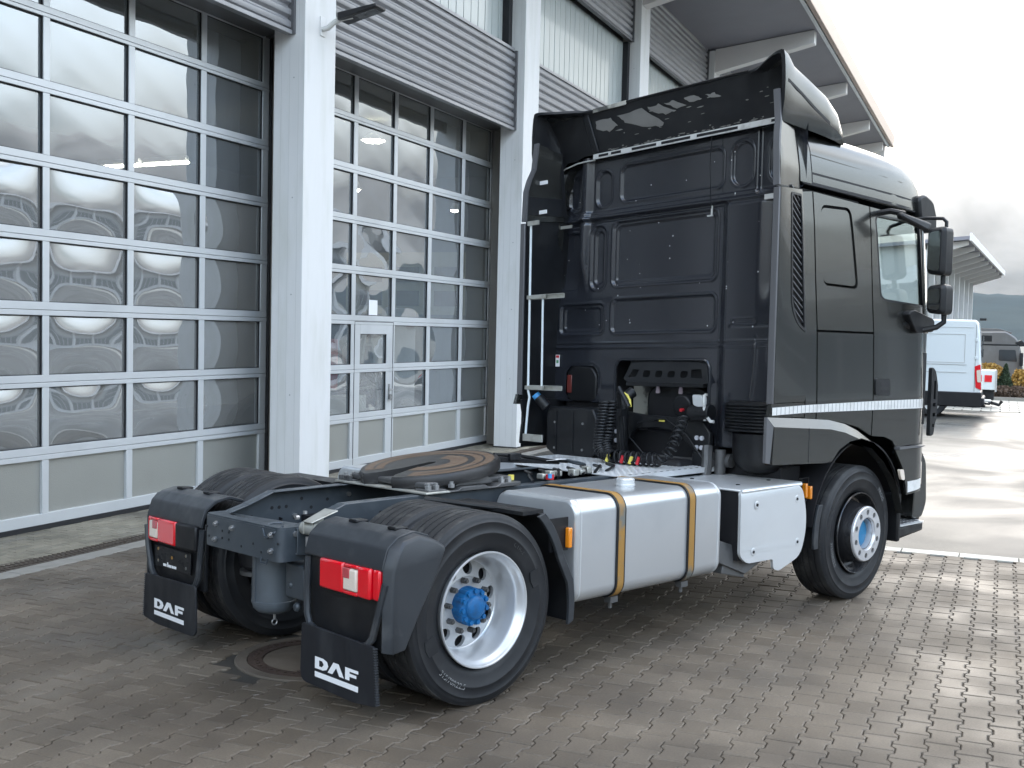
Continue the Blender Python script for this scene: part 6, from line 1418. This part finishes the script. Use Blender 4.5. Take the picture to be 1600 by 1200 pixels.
vp('dark_band', MB().box(.0, 2.1, -.012, 0, 1.80, 1.87), M['black'])
dw = vp('cab_door', MB().box(1.22, 2.18, -.018, 0, -.3, 1.78), M['grey_truck'], bevel=.02); vp('door_window', MB().prism(roundpoly([(1.32, 1.12), (1.32, 1.62), (2.02, 1.62), (2.10, 1.08)], .06, 3), -.03, -.019), M['window'], dw); vp('door_handle', MB().box(1.35, 1.62, -.03, -.018, .60, .72), M['black'], dw)
vp('mirror', MB().box(2.2, 2.35, -.28, -.05, .9, 1.5), M['black'], bevel=.03); vp('lower_fairing', MB().box(.1, 1.0, -.02, 0, -.6, .2), M['far_wall'])
for a in (.55,): vp('wheel', MB().lathe([(.001, -.1), (.35, -.12), (.5, -.05), (.5, .2)], (a, .2, -.7), 'y', 24), M['tyre'])
t4 = thing('parked_car', 'white car behind the grey truck at the right edge', 'car', F(60, 5.4, -1.2))
vp = lambda nm, mb, m, p=None, **k: put(nm, MB().add([F(60+b, 4.55+a, z) for a, b, z in mb.v], mb.f), m, p or t4, **k)
vp('car_body', MB().prism(roundpoly([(0, -1.0), (0, -.1), (.3, .1), (.6, .72), (2.4, .76), (3.2, .2), (4.2, 0), (4.3, -1.0)], .12, 4), 0, 1.8), M['white_paint'], bevel=.06)
vp('side_window', MB().prism([(.55, .15), (.75, .6), (2.3, .62), (2.9, .15)], -.01, 1.81), M['window'])
for a in (.8, 3.4): vp('wheel', MB().lathe([(.001, -.05), (.33, -.06), (.36, .1)], (a, .1, -.85), 'y', 20), M['tyre'])
# planted bed
bed = structure(put('planting_bed', Fmb(MB().prism([(36.5, 2.9), (42.5, 2.9), (42.5, 30), (36.5, 30)], -.01, .09, 'z')), mat('mulch', (.05, .035, .025), .95, bump=.5, bscale=30), bevel=.02))
structure(put('bed_kerb', fbox(36.3, 36.48, 2.8, 30, -.02, .12), M['border']))
def leafy(name, label, cat, c, rx, ry, h, base, n, leaf, m, par=None, cone=False, seed=1, group=None, dens=.35):
    rs = np.random.RandomState(seed); t = thing(name, label, cat, c, group)
    put('stem', MB().cyl((c[0], c[1], c[2]-.02), (c[0]+.02, c[1], c[2]+h*.7), .05 if cone else .03, .012, n=7), mat('bark', (.07, .05, .035), .9) if 'bark' not in M else M['bark'], t)
    V, Fc = [], []
    for i in range(n):
        th = rs.rand()*2*pi; zz = rs.rand(); r = (rs.rand()**dens)
        if cone: k = (1-zz)**.8; z = base+zz*(h-base)
        else: k = sin(pi*(.12+.80*zz))**.6; z = base+zz*(h-base)
        k *= 1+.18*sin(th*3+seed)+.12*sin(zz*9+seed*2)
        x, y = c[0]+rx*k*r*cos(th), c[1]+ry*k*r*sin(th)
        d = rs.randn(3); d /= np.linalg.norm(d); e = np.cross(d, rs.randn(3)); e /= np.linalg.norm(e); s_ = leaf*(.6+.8*rs.rand()); b0 = len(V); p = np.array([x, y, c[2]+z])
        V += [tuple(p-d*s_), tuple(p+e*s_*.5), tuple(p+d*s_), tuple(p-e*s_*.5)]; Fc.append((b0, b0+1, b0+2, b0+3))
    emit_obj('crown', V, Fc, m, t, smooth=None, fixn=False); return t
M['bark'] = mat('bark', (.07, .05, .035), .9)
M['conifer'] = mat('conifer_green', (.028, .050, .022), .8, var=.5, vscale=3)
M['autumn'] = mat('yellow_leaves', (.38, .23, .05), .7, var=.35, vscale=4)
M['heather'] = mat('brown_heather', (.13, .09, .065), .9, var=.4, vscale=3)
M['bush'] = mat('bush_green', (.05, .06, .025), .9, var=.5, vscale=2)
leafy('conifer_shrub', 'small dark green cone-shaped conifer in the planted bed beside the van', 'shrub', F(37.6, 3.62, .05), .36, .36, 1.15, .02, 2600, .05, M['conifer'], cone=True, seed=2)
leafy('yellow_shrub', 'yellow-leaved shrub right of the dark conifer', 'shrub', F(38.6, 4.12, .05), .34, .42, .95, .05, 1500, .06, M['autumn'], seed=5)
leafy('yellow_shrub', 'yellow-leaved shrub just above the white trailer', 'shrub', F(38.0, 3.12, .05), .5, .5, 1.15, .35, 1700, .06, M['autumn'], seed=7)
for k, (u, n, w_, lab) in enumerate(((37.0, 3.55, .40, 'low brown heather mound in front of the dark conifer'), (37.0, 4.1, .5, 'low brown heather mound in front of the yellow shrub'), (37.1, 4.75, .6, 'broad brown heather mound near the right edge'), (37.2, 5.5, .6, 'brown heather mound at the far right edge of the bed'))):
    leafy('heather_mound', lab, 'shrub', F(u, n, .05), .4, w_, .42, .0, 1500, .045, M['heather'], seed=20+k, group='heather mounds in the planted bed')
leafy('green_bush', 'olive green bush behind the grey truck cab', 'shrub', F(70, 7.0, -1.2), 2.2, 2.8, 2.6, 0, 2600, .18, M['bush'], seed=31)
# haze between here and the hills
hz = bpy.data.materials.new('haze_air'); hz.use_nodes = True; t_ = hz.node_tree; t_.nodes.clear()
o_ = t_.nodes.new('ShaderNodeOutputMaterial'); v_ = t_.nodes.new('ShaderNodeVolumePrincipled'); v_.inputs['Density'].default_value = HAZE; v_.inputs['Color'].default_value = (.62, .84, 1.0, 1); v_.inputs['Anisotropy'].default_value = .2
t_.links.new(v_.outputs[0], o_.inputs['Volume'])
if HAZE > 0: stuff(put('haze', MB().box(-3200, 3200, -3200, 3200, -6, 190), hz, smooth=None))
